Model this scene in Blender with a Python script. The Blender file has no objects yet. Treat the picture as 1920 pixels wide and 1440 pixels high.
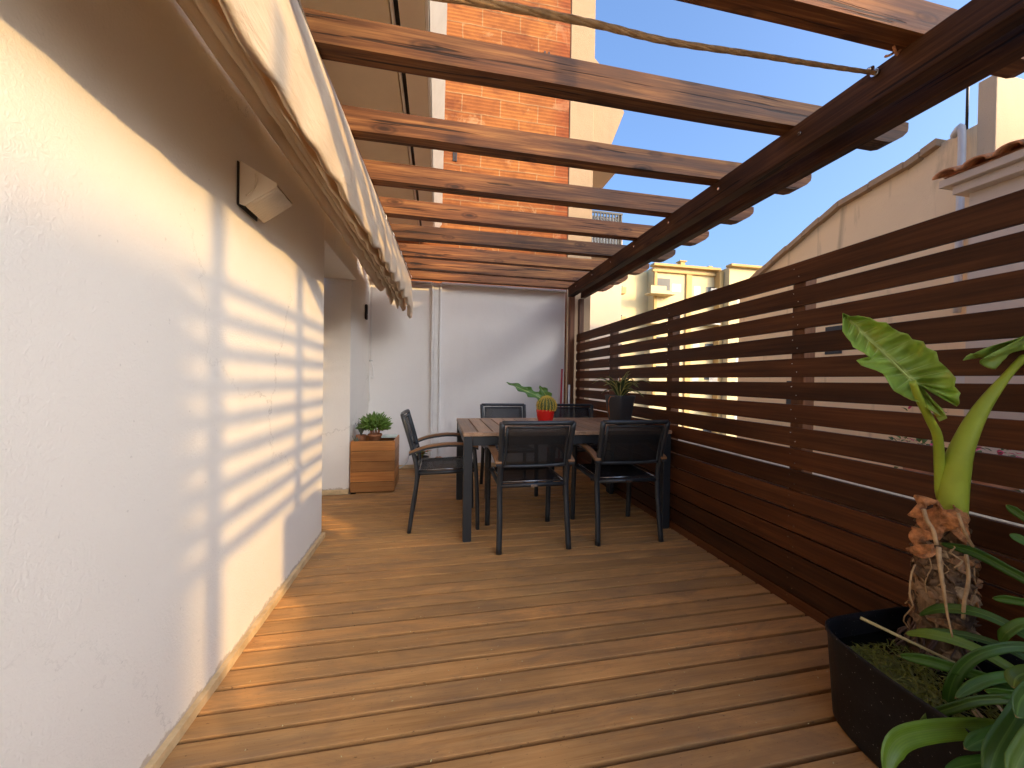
import bpy, bmesh, math, random
from mathutils import Vector, Matrix, noise
R = math.radians
S = bpy.context.scene
COL = S.collection
rnd = random.Random(7)

# ------------------------------------------------------------------ camera
F_PX, YAW, PIT, ROL = 701.8, .1952, .0089, .0157
CAM = Vector((0, 0, 1.13))
_cy, _sy, _cp, _sp, _cr, _sr = math.cos(YAW), math.sin(YAW), math.cos(PIT), math.sin(PIT), math.cos(ROL), math.sin(ROL)
_rt, _f0, _z = Vector((_cy, -_sy, 0)), Vector((_sy, _cy, 0)), Vector((0, 0, 1))
FW = _cp*_f0 - _sp*_z
_up = _sp*_f0 + _cp*_z
XI = _cr*_rt + _sr*_up
YI = -_sr*_rt + _cr*_up
cd = bpy.data.cameras.new('camera')
cd.sensor_width = 36
cd.lens = 36*F_PX/1920
cd.clip_start, cd.clip_end = .05, 3000
cam = bpy.data.objects.new('camera', cd)
COL.objects.link(cam)
cam.matrix_world = Matrix(((XI.x, YI.x, -FW.x, CAM.x), (XI.y, YI.y, -FW.y, CAM.y), (XI.z, YI.z, -FW.z, CAM.z), (0, 0, 0, 1)))
S.camera = cam

def ray(px, py):
    return FW + XI*((px-960)/F_PX) - YI*((py-720)/F_PX)
def at(px, py, d):
    return CAM + ray(px, py)*d

# ------------------------------------------------------------------ world, sun, exposure
SUN = Vector((1, -1.1, .5)).normalized()          # towards the sun
w = bpy.data.worlds.new('World')
S.world = w
w.use_nodes = True
nt = w.node_tree
bg = nt.nodes['Background']
sky = nt.nodes.new('ShaderNodeTexSky')
sky.sky_type = 'NISHITA'
sky.sun_disc = False
sky.sun_elevation = math.asin(SUN.z)
sky.sun_rotation = math.atan2(SUN.x, SUN.y)
sky.air_density, sky.dust_density, sky.ozone_density = 1.0, 6.8, 5.2
nt.links.new(sky.outputs[0], bg.inputs[0])
bg.inputs[1].default_value = .15
sl = bpy.data.lights.new('sun', 'SUN')
sl.energy = 2.0
sl.angle = R(.9)
sl.color = (.56, .355, .13)
so = bpy.data.objects.new('sun', sl)
COL.objects.link(so)
so.rotation_euler = SUN.to_track_quat('Z', 'Y').to_euler()
S.view_settings.view_transform = 'Standard'
S.view_settings.look = 'None'
S.view_settings.exposure = 1.84
S.view_settings.gamma = 1
S.render.engine = 'CYCLES'
S.cycles.max_bounces = 10
S.cycles.diffuse_bounces = 6
S.cycles.transparent_max_bounces = 12
S.cycles.use_denoising = True
S.cycles.caustics_reflective = False
S.cycles.caustics_refractive = False

# ------------------------------------------------------------------ materials
class N:
    def __init__(s, name):
        s.m = bpy.data.materials.new(name)
        s.m.use_nodes = True
        s.t = s.m.node_tree
        s.b = s.t.nodes['Principled BSDF']
    def n(s, kind, **kw):
        nd = s.t.nodes.new('ShaderNode'+kind)
        for k, v in kw.items():
            if k.startswith('i_'):
                k = k[2:]
                k = int(k) if k.isdigit() else k
                nd.inputs[k].default_value = v
            else:
                setattr(nd, k, v)
        return nd
    def l(s, a, b):
        s.t.links.new(a, b)
    def set(s, k, v):
        s.b.inputs[k].default_value = v
    def coords(s, scale=(1, 1, 1), kind='Object', off=None):
        tc = s.n('TexCoord')
        mp = s.n('Mapping')
        mp.inputs['Scale'].default_value = scale
        s.l(tc.outputs[kind], mp.inputs[0])
        if off:
            at_ = s.n('Attribute', attribute_name=off)
            vm = s.n('VectorMath', operation='SCALE')
            s.l(at_.outputs['Vector'], vm.inputs[0])
            vm.inputs['Scale'].default_value = 37.
            s.l(vm.outputs[0], mp.inputs['Location'])
        return mp.outputs[0]
    def noise(s, vec, scale, detail=5, rough=.55, dist=0):
        nd = s.n('TexNoise')
        nd.inputs['Scale'].default_value = scale
        nd.inputs['Detail'].default_value = detail
        nd.inputs['Roughness'].default_value = rough
        nd.inputs['Distortion'].default_value = dist
        s.l(vec, nd.inputs['Vector'])
        return nd.outputs['Fac']
    def ramp(s, fac, stops, interp='LINEAR'):
        r = s.n('ValToRGB')
        e = r.color_ramp.elements
        r.color_ramp.interpolation = interp
        while len(e) < len(stops):
            e.new(.5)
        for el, (p, c) in zip(e, stops):
            el.position = p
            el.color = (*c, 1) if len(c) == 3 else c
        s.l(fac, r.inputs[0])
        return r.outputs[0]
    def mix(s, a, b, fac, mode='MIX'):
        m = s.n('Mix', data_type='RGBA', blend_type=mode)
        for sock, v in ((m.inputs[6], a), (m.inputs[7], b), (m.inputs[0], fac)):
            if isinstance(v, (int, float)):
                sock.default_value = v
            elif isinstance(v, tuple):
                sock.default_value = (*v, 1)
            else:
                s.l(v, sock)
        return m.outputs[2]
    def math(s, op, a, b=None, clamp=False):
        m = s.n('Math', operation=op, use_clamp=clamp)
        for i, v in enumerate((a, b)):
            if v is None:
                continue
            if isinstance(v, (int, float)):
                m.inputs[i].default_value = v
            else:
                s.l(v, m.inputs[i])
        return m.outputs[0]
    def bump(s, h, strength=.3, dist=.01, prev=None):
        b = s.n('Bump')
        b.inputs['Strength'].default_value = strength
        b.inputs['Distance'].default_value = dist
        s.l(h, b.inputs['Height'])
        if prev is not None:
            s.l(prev, b.inputs['Normal'])
        s.l(b.outputs[0], s.b.inputs['Normal'])
        return b.outputs[0]
    def color(s, c):
        s.l(c, s.b.inputs['Base Color'])

def wood(name, dark, mid, light, axis, rough=.55, knots=0., grain=1., bump=.35, spec=.4, wear=None):
    """grain runs along axis; per board offset from the attribute 'rnd'"""
    n = N(name)
    sc = [26*grain]*3
    sc['xyz'.index(axis)] = 1.3*grain
    v = n.coords(tuple(sc), off='rnd')
    g1 = n.noise(v, 1., 6, .62, .35)
    sc2 = [110*grain]*3
    sc2['xyz'.index(axis)] = 3.*grain
    g2 = n.noise(n.coords(tuple(sc2), off='rnd'), 1., 3, .6)
    at_ = n.n('Attribute', attribute_name='rnd')
    big = n.noise(n.coords((2.2, 2.2, 2.2), off='rnd'), 1., 3, .5)
    f = n.math('ADD', n.math('MULTIPLY', g1, .62), n.math('MULTIPLY', g2, .38))
    c = n.ramp(f, [(.30, dark), (.50, mid), (.70, light)])
    tint = n.math('ADD', n.math('MULTIPLY', at_.outputs['Fac'], .55), n.math('MULTIPLY', big, .75))
    lo_ = .38 if knots else .62
    tint = n.ramp(tint, [(.3, (lo_,)*3), (.62, (1, 1, 1)), (.9, (1.35, 1.25, 1.15))])
    c = n.mix(c, tint, 1., 'MULTIPLY')
    h = f
    if knots:
        kv = [9.]*3
        kv['xyz'.index(axis)] = 3.2
        vo = n.n('TexVoronoi')
        vo.inputs['Scale'].default_value = 1.
        n.l(n.coords(tuple(kv), off='rnd'), vo.inputs['Vector'])
        k = n.ramp(vo.outputs['Distance'], [(.06, (.18, .15, .14)), (.13, (.75, .7, .68)), (.17, (.45, .42, .4)), (.24, (1, 1, 1))])
        c = n.mix(c, k, knots, 'MULTIPLY')
        # long drying cracks
        cv = [34.]*3
        cv['xyz'.index(axis)] = 1.1
        cr = n.noise(n.coords(tuple(cv), off='rnd'), 1., 2, .5, .8)
        crk = n.ramp(cr, [(.335, (0, 0, 0)), (.365, (1, 1, 1))])
        c = n.mix(c, crk, .75, 'MULTIPLY')
        h = n.math('ADD', f, n.math('MULTIPLY', crk, .8))
    if wear:
        wn = n.noise(n.coords((2.3, 9., 3.1), off='rnd'), 1., 8, .72, .5)
        c = n.mix(c, wear, n.math('MULTIPLY', n.ramp(wn, [(.44, (0, 0, 0)), (.66, (1, 1, 1))]), .8))
        sp_n = n.noise(n.coords((55, 160, 60)), 1., 3, .6)
        c = n.mix(c, tuple(x*.25 for x in wear), n.math('MULTIPLY', n.ramp(sp_n, [(.66, (0, 0, 0)), (.72, (1, 1, 1))]), .7))
    n.color(c)
    n.l(n.math('ADD', n.math('MULTIPLY', g1, .3), rough-.15), n.b.inputs['Roughness'])
    n.set('Specular IOR Level', spec)
    n.bump(h, bump, .004)
    return n.m

def plain(name, c, rough=.5, metal=0, spec=.5, var=.12, vs=8, bump=0, bs=120, bd=.002):
    n = N(name)
    v = n.coords()
    k = n.noise(v, vs, 6, .6)
    lo = tuple(x*(1-var) for x in c)
    hi = tuple(min(1, x*(1+var)) for x in c)
    n.color(n.ramp(k, [(.3, lo), (.7, hi)]))
    n.set('Roughness', rough)
    n.set('Metallic', metal)
    n.set('Specular IOR Level', spec)
    if bump:
        n.bump(n.noise(v, bs, 4, .6), bump, bd)
    return n.m

def plaster(name, c, dirt=(.5, .44, .36), amount=.25, bump=.5, low=None):
    n = N(name)
    v = n.coords()
    a = n.noise(v, 1.1, 5, .6)
    st = n.noise(n.coords((5, 5, .7)), 1., 6, .6, .3)
    col = n.ramp(a, [(.3, tuple(x*.955 for x in c)), (.7, c)])
    col = n.mix(col, dirt, n.math('MULTIPLY', n.ramp(st, [(.58, (0, 0, 0)), (.85, (1, 1, 1))]), amount))
    spk = n.noise(v, 55., 2, .5)
    col = n.mix(col, tuple(x*.55 for x in dirt), n.math('MULTIPLY', n.ramp(spk, [(.73, (0, 0, 0)), (.78, (1, 1, 1))]), .5*min(1, amount*3)))
    if low:
        sx = n.n('SeparateXYZ')
        n.l(v, sx.inputs[0])
        e = n.math('ADD', sx.outputs[2], n.math('MULTIPLY', n.noise(n.coords((14, 14, 14)), 1., 7, .75), -.092))
        chip = n.ramp(e, [(.0, (1, 1, 1)), (.006, (0, 0, 0))])
        col = n.mix(col, low, n.math('MULTIPLY', chip, .6))
    crack = None
    if low:
        vo = n.n('TexVoronoi', feature='DISTANCE_TO_EDGE')
        vo.inputs['Scale'].default_value = .9
        wv_ = n.n('VectorMath', operation='ADD')
        nn = n.n('TexNoise'); nn.inputs['Scale'].default_value = 5.; nn.inputs['Detail'].default_value = 7.; nn.inputs['Roughness'].default_value = .7
        n.l(v, nn.inputs['Vector'])
        sc__ = n.n('VectorMath', operation='SCALE'); sc__.inputs['Scale'].default_value = .35
        n.l(nn.outputs['Color'], sc__.inputs[0])
        n.l(v, wv_.inputs[0]); n.l(sc__.outputs[0], wv_.inputs[1])
        n.l(wv_.outputs[0], vo.inputs['Vector'])
        crack = n.ramp(vo.outputs['Distance'], [(.0, (1, 1, 1)), (.0022, (0, 0, 0))])
        msk = n.ramp(n.noise(v, .8, 2, .5), [(.50, (0, 0, 0)), (.62, (1, 1, 1))])
        crack = n.math('MULTIPLY', crack, msk)
        col = n.mix(col, (.42, .37, .31), n.math('MULTIPLY', crack, .75))
    n.color(col)
    n.set('Roughness', .88)
    n.set('Specular IOR Level', .25)
    # fine worm-like trowel texture
    h1 = n.noise(v, 75., 4, .6, 1.3)
    h2 = n.noise(v, 150., 3, .6)
    h3 = n.noise(v, 6., 3, .5)
    h = n.math('ADD', n.math('ADD', n.math('MULTIPLY', h1, .65), n.math('MULTIPLY', h2, .22)), n.math('MULTIPLY', h3, .8))
    n.bump(h, bump, .009)
    return n.m

def leafmat(name, base, vein, edge=None, rough=.42, stripes=0, trans=.25, spot=None):
    n = N(name)
    uv = n.n('UVMap')
    sx = n.n('SeparateXYZ')
    n.l(uv.outputs[0], sx.inputs[0])
    ac = n.math('ABSOLUTE', n.math('SUBTRACT', sx.outputs[0], .5))
    nz = n.noise(n.coords(), 9., 5, .6)
    col = n.ramp(nz, [(.3, tuple(x*.72 for x in base)), (.55, base), (.75, tuple(min(1, x*1.35) for x in base))])
    if spot:
        s2 = n.noise(n.coords(), 14., 4, .6)
        col = n.mix(col, spot, n.ramp(s2, [(.56, (0, 0, 0)), (.70, (1, 1, 1))]))
    at3 = n.n('Attribute', attribute_name='rnd')
    col = n.mix(col, n.ramp(at3.outputs['Fac'], [(.0, (.55, .55, .5)), (.5, (1, 1, 1)), (1., (1.4, 1.35, 1.1))]), 1., 'MULTIPLY')
    col = n.mix(vein, col, n.ramp(ac, [(.0, (0, 0, 0)), (.035, (0, 0, 0)), (.06, (1, 1, 1))]))
    if stripes:
        wv = n.math('SINE', n.math('MULTIPLY', sx.outputs[0], stripes))
        col = n.mix(col, tuple(x*.8 for x in base), n.math('MULTIPLY', n.math('ADD', wv, 1.), .25))
    if stripes:
        col = n.mix((.30, .19, .07), col, n.ramp(sx.outputs[1], [(.004, (0, 0, 0)), (.03, (1, 1, 1))]))
    if edge:
        col = n.mix(col, edge, n.ramp(ac, [(.30, (0, 0, 0)), (.37, (1, 1, 1))]))
    n.color(col)
    n.set('Roughness', rough)
    n.set('Specular IOR Level', .5)
    if trans:
        tr = n.n('BsdfTranslucent')
        n.l(col, tr.inputs[0])
        mx = n.n('MixShader')
        mx.inputs[0].default_value = trans
        out = n.t.nodes['Material Output']
        n.l(n.b.outputs[0], mx.inputs[1])
        n.l(tr.outputs[0], mx.inputs[2])
        n.l(mx.outputs[0], out.inputs[0])
    n.bump(nz, .15, .004)
    return n.m

M = {}
M['plaster'] = plaster('white plaster', (.83, .77, .685), (.55, .47, .38), .16, .42, low=(.36, .25, .14))
M['plaster_far'] = plaster('smooth white plaster', (.87, .83, .78), (.6, .52, .44), .10, .35)
M['trim'] = plain('cream base trim', (.62, .44, .23), .6, var=.25, vs=14, bump=.4, bs=40, bd=.004)
M['white'] = plain('white paint', (.80, .78, .74), .45, var=.06, bump=.1)
M['white_grey'] = plain('pale grey paint', (.55, .54, .52), .5, var=.06)
M['soffit'] = plain('beige soffit paint', (.72, .62, .46), .7, var=.10, vs=2, bump=.1, bs=30)
M['soffit2'] = plain('cream soffit board', (.78, .68, .54), .7, var=.06, vs=2)
M['black'] = plain('black paint', (.015, .015, .016), .5)
M['deck'] = wood('weathered deck boards', (.34, .165, .054), (.47, .245, .086), (.55, .31, .118), 'x', .70, grain=1.5, bump=.3, wear=(.27, .155, .074), spec=.25)
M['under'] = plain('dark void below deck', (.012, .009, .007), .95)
M['fence'] = wood('dark brown stained fence', (.026, .0080, .0022), (.064, .0215, .0062), (.120, .044, .0135), 'y', .55, grain=.8, bump=.25, spec=.22)
M['post'] = wood('brown stained post', (.04, .015, .006), (.12, .045, .016), (.2, .08, .03), 'z', .5, grain=.8, bump=.2)
M['rafter'] = wood('weathered pergola rafters', (.020, .007, .0025), (.130, .048, .015), (.33, .155, .052), 'x', .68, knots=.9, grain=.9, bump=.9, spec=.35)
M['beam'] = wood('dark pergola beam', (.022, .008, .0032), (.066, .025, .0095), (.15, .064, .025), 'y', .62, knots=.6, grain=.9, bump=.7, spec=.2)
M['teak'] = wood('teak table slats', (.19, .115, .066), (.36, .225, .135), (.48, .33, .21), 'y', .45, grain=1.2, bump=.15)
M['teakx'] = wood('teak arm rest', (.16, .075, .032), (.30, .15, .062), (.42, .22, .1), 'y', .4, grain=1.5, bump=.1)
M['box_wood'] = wood('honey brown planter boards', (.26, .095, .026), (.42, .175, .048), (.54, .26, .085), 'x', .42, grain=.8, bump=.12)
M['alu'] = plain('anthracite coated aluminium', (.034, .038, .042), .38, metal=.3, var=.10, vs=5)
M['chrome'] = plain('bright metal', (.6, .6, .6), .25, metal=1.)
M['terracotta'] = plain('terracotta', (.42, .17, .075), .75, var=.15, bump=.2)
M['soil'] = plain('potting soil', (.045, .028, .017), .95, var=.5, vs=60, bump=1., bs=90, bd=.01)
M['red'] = plain('glossy red glaze', (.62, .012, .008), .16, var=.03)
M['red_pole'] = plain('red broom handle', (.5, .03, .04), .35)
M['anthra'] = plain('anthracite plastic pot', (.045, .047, .052), .35, var=.08)
M['tray'] = plain('pale green tray', (.60, .68, .58), .3)
M['rubber'] = plain('black plastic', (.012, .012, .013), .4)
M['sisal'] = plain('twisted rope', (.36, .22, .10), .75, var=.35, vs=25, bump=.8, bs=70, bd=.006)
M['stucco_beige'] = plaster('beige render', (.84, .64, .40), (.26, .18, .11), .85, .6)
M['stucco_old'] = plaster('stained old render', (.62, .48, .32), (.2, .15, .09), .9, .9)
M['stucco_warm'] = plaster('warm render', (.66, .53, .40), (.35, .26, .18), .3, .4)
M['stucco_yellow'] = plaster('yellow render', (.70, .56, .31), (.5, .38, .22), .25, .2)
M['stucco_ochre'] = plaster('ochre render', (.56, .37, .15), (.4, .28, .14), .25, .2)
M['concrete'] = plaster('rough concrete', (.40, .28, .17), (.24, .17, .10), .45, .9)
M['tile'] = plain('roof tile', (.52, .21, .08), .75, var=.4, vs=18, bump=.4, bs=30, bd=.006)
M['glass'] = plain('window glass', (.035, .045, .055), .32, spec=.2, var=.3, vs=.6)
M['ground'] = plain('street ground', (.11, .10, .09), .9, var=.3, vs=.2)
M['cane'] = plain('pale dry stalk', (.52, .44, .20), .5, var=.15, vs=30)

n = N('black fabric mesh')           # woven textilene: open weave that lets a little through
n.set('Base Color', (.012, .013, .014, 1))
n.set('Roughness', .55)
n.set('Alpha', .68)
M['textilene'] = n.m

n = N('cream awning canvas')
v = n.coords()
k = n.noise(v, 3., 5, .6)
n.color(n.ramp(k, [(.3, (.80, .67, .48)), (.7, (.90, .79, .60))]))
n.set('Roughness', .8)
h = n.noise(n.coords((6, 2, 6)), 2.2, 5, .6, .6)
n.bump(h, .45, .03)
tr = n.n('BsdfTranslucent')
tr.inputs[0].default_value = (.85, .58, .28, 1)
mx = n.n('MixShader')
mx.inputs[0].default_value = .30
n.l(n.b.outputs[0], mx.inputs[1]); n.l(tr.outputs[0], mx.inputs[2])
n.l(mx.outputs[0], n.t.nodes['Material Output'].inputs[0])
M['canvas'] = n.m

n = N('black tub plastic')
v = n.coords()
k = n.noise(v, 7., 7, .7)
c = n.ramp(k, [(.35, (.005, .005, .006)), (.6, (.011, .011, .013)), (.8, (.034, .034, .034))])
sp = n.noise(v, 190., 1, .5)
c = n.mix(c, (.35, .33, .3), n.ramp(sp, [(.74, (0, 0, 0)), (.77, (1, 1, 1))]))
n.color(c)
n.set('Roughness', .5)
n.set('Specular IOR Level', .25)
n.bump(k, .25, .006)
M['tub'] = n.m

n = N('dark pond water')
n.set('Base Color', (.006, .007, .004, 1))
n.set('Roughness', .04)
n.set('Specular IOR Level', .7)
n.bump(n.noise(n.coords(), 30., 3, .5), .12, .004)
M['water'] = n.m

n = N('hollow clay brick wall')
v = n.coords()
sx = n.n('SeparateXYZ'); n.l(v, sx.inputs[0])
cb = n.n('CombineXYZ'); n.l(sx.outputs[0], cb.inputs[0]); n.l(sx.outputs[2], cb.inputs[1])
wob = n.noise(v, 5., 3, .5)
wv = n.n('VectorMath', operation='ADD')
cb2 = n.n('CombineXYZ')
n.l(n.math('MULTIPLY', n.math('SUBTRACT', wob, .5), .035), cb2.inputs[0])
n.l(n.math('MULTIPLY', n.math('SUBTRACT', wob, .5), .035), cb2.inputs[1])
n.l(cb.outputs[0], wv.inputs[0]); n.l(cb2.outputs[0], wv.inputs[1])
br = n.n('TexBrick')
n.l(wv.outputs[0], br.inputs['Vector'])
br.inputs['Scale'].default_value = 1.
br.inputs['Mortar Size'].default_value = .0085
br.inputs['Mortar Smooth'].default_value = .25
br.inputs['Brick Width'].default_value = .52
br.inputs['Row Height'].default_value = .235
br.inputs['Bias'].default_value = -.1
br.inputs['Color1'].default_value = (.29, .088, .015, 1)
br.inputs['Color2'].default_value = (.38, .132, .024, 1)
br.inputs['Mortar'].default_value = (.36, .19, .075, 1)
rib = n.math('SINE', n.math('MULTIPLY', sx.outputs[2], 2*math.pi/.047))
ribc = n.ramp(rib, [(.0, (.62, .55, .50)), (.6, (1, 1, 1))])
c = n.mix(br.outputs['Color'], ribc, .6, 'MULTIPLY')
blot = n.noise(n.coords((1, 1, 1.6)), 3.2, 6, .65, .4)
c = n.mix(c, n.ramp(blot, [(.35, (.62, .52, .48)), (.52, (1, 1, 1)), (.75, (1.25, 1.3, 1.35))]), .9, 'MULTIPLY')
mm = n.noise(v, 2.3, 6, .7, .6)
c = n.mix(c, (.40, .22, .10), n.math('MULTIPLY', n.ramp(mm, [(.57, (0, 0, 0)), (.64, (1, 1, 1))]), .65))
redz = n.ramp(n.math('ADD', sx.outputs[0], n.math('MULTIPLY', blot, .16)), [(1.55/2.4, (1, 1, 1)), (1.74/2.4, (.80, .55, .50))])
dv = n.math('DIVIDE', n.math('ADD', sx.outputs[0], n.math('MULTIPLY', blot, .16)), 2.4)
n.l(dv, redz.node.inputs[0])
c = n.mix(c, redz, .8, 'MULTIPLY')
n.color(c)
n.set('Roughness', .9)
h = n.math('ADD', n.math('MULTIPLY', rib, .12), n.math('MULTIPLY', br.outputs['Fac'], .5))
h = n.math('ADD', h, n.math('MULTIPLY', n.noise(v, 30., 5, .6), .35))
n.bump(h, .55, .015)
M['brick'] = n.m

M['aloc'] = leafmat('elephant ear leaf', (.36, .53, .085), (.50, .62, .18), None, .42, 0, .34, spot=(.42, .44, .05))
M['vein'] = plain('pale leaf vein', (.48, .60, .18), .5, var=.1)
M['petiole'] = plain('yellow green petiole', (.30, .38, .035), .48, spec=.3, var=.18, vs=6)
M['strap'] = leafmat('strap leaf', (.060, .150, .014), (.10, .20, .03), None, .44, 75, .2)
M['strap2'] = leafmat('yellowing strap leaf', (.115, .20, .014), (.16, .25, .03), None, .44, 75, .22)
M['varieg'] = leafmat('yellow edged leaf', (.055, .095, .035), (.06, .1, .04), (.42, .38, .11), .4, 0, .15)
M['orange_tip'] = leafmat('orange bract', (.55, .16, .03), (.5, .2, .05), None, .4)
M['greyleaf'] = leafmat('grey agave leaf', (.16, .19, .15), (.2, .22, .18), None, .6, 0, 0)
M['succ'] = plain('bright green succulent', (.115, .20, .028), .45, var=.4, vs=22)
M['darkleaf'] = leafmat('dark green lobed leaf', (.085, .19, .020), (.26, .36, .08), None, .35, 0, .2)
M['cactus'] = plain('cactus skin', (.10, .13, .030), .6, var=.25, vs=20)
M['spine'] = plain('yellow cactus spines', (.80, .58, .10), .6, var=.15, vs=30)
M['dry'] = plain('dry orange brown leaf sheath', (.40, .165, .055), .7, var=.75, vs=34, bump=1., bs=45, bd=.014)
M['dry2'] = plain('dry fibrous trunk', (.25, .155, .075), .85, var=.55, vs=24, bump=1., bs=60, bd=.012)
n = N('overlapping dry leaf bases')
v = n.coords()
at2 = n.n('Attribute', attribute_name='rnd')
k = n.noise(n.coords((60, 60, 14)), 1., 6, .65, .5)
c1 = n.ramp(at2.outputs['Fac'], [(.0, (.07, .038, .02)), (.35, (.20, .115, .055)), (.65, (.36, .22, .11)), (.85, (.42, .19, .07)), (1., (.50, .36, .2))])
n.color(n.mix(c1, n.ramp(k, [(.3, (.35, .32, .3)), (.6, (1, 1, 1))]), .85, 'MULTIPLY'))
n.set('Roughness', .75)
n.bump(k, .8, .008)
M['sheath'] = n.m
M['fibre'] = plain('dry root fibre', (.42, .27, .13), .8, var=.3, vs=40)
M['fibre_dark'] = plain('dark wet root', (.09, .05, .035), .6, var=.4, vs=40)
M['weed'] = leafmat('floating pond weed', (.13, .145, .022), (.2, .2, .05), None, .35, 0, .1)
M['petal'] = plain('pink petals', (.62, .06, .14), .6, var=.3, vs=30)
M['bush'] = leafmat('balcony foliage', (.07, .13, .03), (.1, .17, .04), None, .5, 0, .2)

# ------------------------------------------------------------------ mesh helpers
class MB:
    def __init__(s):
        s.bm = bmesh.new()
        s.layer = s.bm.faces.layers.float.new('rnd')
        s.uv = s.bm.loops.layers.uv.new('UVMap')
    def face(s, vs, r=0., uvs=None, smooth=False):
        try:
            f = s.bm.faces.new(vs)
        except ValueError:
            return None
        f[s.layer] = r
        f.smooth = smooth
        if uvs:
            for lp, u in zip(f.loops, uvs):
                lp[s.uv].uv = u
        return f
    def box(s, x0, x1, y0, y1, z0, z1, r=None, mat=None):
        r = rnd.random() if r is None else r
        c = [Vector((x, y, z)) for x in (x0, x1) for y in (y0, y1) for z in (z0, z1)]
        if mat:
            c = [mat @ p for p in c]
        v = [s.bm.verts.new(p) for p in c]
        for q in ((0, 1, 3, 2), (4, 6, 7, 5), (0, 4, 5, 1), (2, 3, 7, 6), (0, 2, 6, 4), (1, 5, 7, 3)):
            s.face([v[i] for i in q], r)
        return s
    def prism(s, pts, off, r=None):
        """pts: list of 3D points (a planar outline), swept by off"""
        r = rnd.random() if r is None else r
        off = Vector(off)
        a = [s.bm.verts.new(Vector(p)) for p in pts]
        b = [s.bm.verts.new(Vector(p)+off) for p in pts]
        s.face(list(reversed(a)), r)
        s.face(b, r)
        k = len(a)
        for i in range(k):
            s.face([a[i], a[(i+1) % k], b[(i+1) % k], b[i]], r)
        return s
    def tube(s, pts, rad, seg=8, caps=True, r=None, flat=1.):
        r = rnd.random() if r is None else r
        pts = [Vector(p) for p in pts]
        rads = rad if isinstance(rad, (list, tuple)) else [rad]*len(pts)
        rings = []
        t0 = (pts[1]-pts[0]).normalized()
        ref = Vector((0, 0, 1)) if abs(t0.z) < .9 else Vector((1, 0, 0))
        nrm = t0.cross(ref).normalized()
        for i, p in enumerate(pts):
            a = pts[max(0, i-1)]
            b = pts[min(len(pts)-1, i+1)]
            t = (b-a).normalized()
            nrm = (nrm - t*nrm.dot(t)).normalized()
            bn = t.cross(nrm)
            rings.append([s.bm.verts.new(p + (nrm*math.cos(2*math.pi*j/seg) + bn*math.sin(2*math.pi*j/seg)*flat)*rads[i]) for j in range(seg)])
        for i in range(len(rings)-1):
            for j in range(seg):
                k = (j+1) % seg
                s.face([rings[i][j], rings[i][k], rings[i+1][k], rings[i+1][j]], r, [(j/seg, i/len(pts)), ((j+1)/seg, i/len(pts)), ((j+1)/seg, (i+1)/len(pts)), (j/seg, (i+1)/len(pts))], True)
        if caps:
            s.face(list(reversed(rings[0])), r)
            s.face(rings[-1], r)
        return s
    def lathe(s, prof, c=(0, 0, 0), seg=32, wob=0, sx=1., sy=1., smooth=True):
        c = Vector(c)
        r = rnd.random()
        rings = []
        for (q, z) in prof:
            if q < 1e-5:
                rings.append([s.bm.verts.new(c+Vector((0, 0, z)))])
            else:
                rings.append([s.bm.verts.new(c+Vector((math.cos(2*math.pi*j/seg)*q*sx*(1+wob*math.sin(j*3.)), math.sin(2*math.pi*j/seg)*q*sy, z))) for j in range(seg)])
        for a, b in zip(rings, rings[1:]):
            for j in range(seg):
                k = (j+1) % seg
                if len(a) == 1 and len(b) == 1:
                    continue
                if len(a) == 1:
                    s.face([a[0], b[k], b[j]], r, None, smooth)
                elif len(b) == 1:
                    s.face([a[j], a[k], b[0]], r, None, smooth)
                else:
                    s.face([a[j], a[k], b[k], b[j]], r, None, smooth)
        return s
    def strap(s, pts, width, fold=.25, side=None, prof=None, r=None, tip=.0, seg=14):
        """pointed ribbon leaf along a smooth curve through pts"""
        r = rnd.random() if r is None else r
        P = spline([Vector(p) for p in pts], seg)
        rows = []
        for i, p in enumerate(P):
            t = i/(len(P)-1)
            tg = (P[min(i+1, len(P)-1)]-P[max(i-1, 0)]).normalized()
            sd = side if side is not None else tg.cross(Vector((0, 0, 1)))
            if sd.length < 1e-3:
                sd = Vector((1, 0, 0))
            sd = (sd - tg*sd.dot(tg)).normalized()
            up = sd.cross(tg).normalized()
            ww = width*(prof(t) if prof else (min(1, .45+t*2.2) * (1-max(0, (t-.55)/.45)**2.2)))
            ww = max(ww, .0006)
            rows.append([s.bm.verts.new(p + sd*ww*a + up*ww*fold*abs(a)*2*.5) for a in (-.5, -.27, 0, .27, .5)])
        for i in range(len(rows)-1):
            t0, t1 = i/(len(rows)-1), (i+1)/(len(rows)-1)
            for j in range(4):
                u0, u1 = j/4, (j+1)/4
                s.face([rows[i][j], rows[i][j+1], rows[i+1][j+1], rows[i+1][j]], r, [(u0, t0), (u1, t0), (u1, t1), (u0, t1)], True)
        return s
    def build(s, name, mat, parent=None, bevel=0, solid=0, sub=0, tag_=None, origin=None):
        me = bpy.data.meshes.new(name)
        bmesh.ops.recalc_face_normals(s.bm, faces=s.bm.faces[:]) if not solid and not getattr(s, 'keep', 0) else None
        if origin is not None:
            for v_ in s.bm.verts:
                v_.co -= Vector(origin)
        s.bm.to_mesh(me)
        s.bm.free()
        o = bpy.data.objects.new(name, me)
        COL.objects.link(o)
        if origin is not None:
            o.location = origin
        me.materials.append(mat)
        if parent is not None:
            o.parent = parent
        if solid:
            md = o.modifiers.new('thickness', 'SOLIDIFY'); md.thickness = solid; md.offset = 0
        if bevel:
            md = o.modifiers.new('edge', 'BEVEL'); md.width = bevel; md.segments = 2; md.limit_method = 'ANGLE'; md.angle_limit = R(40)
        if sub:
            md = o.modifiers.new('smooth', 'SUBSURF'); md.levels = sub; md.render_levels = sub
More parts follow.
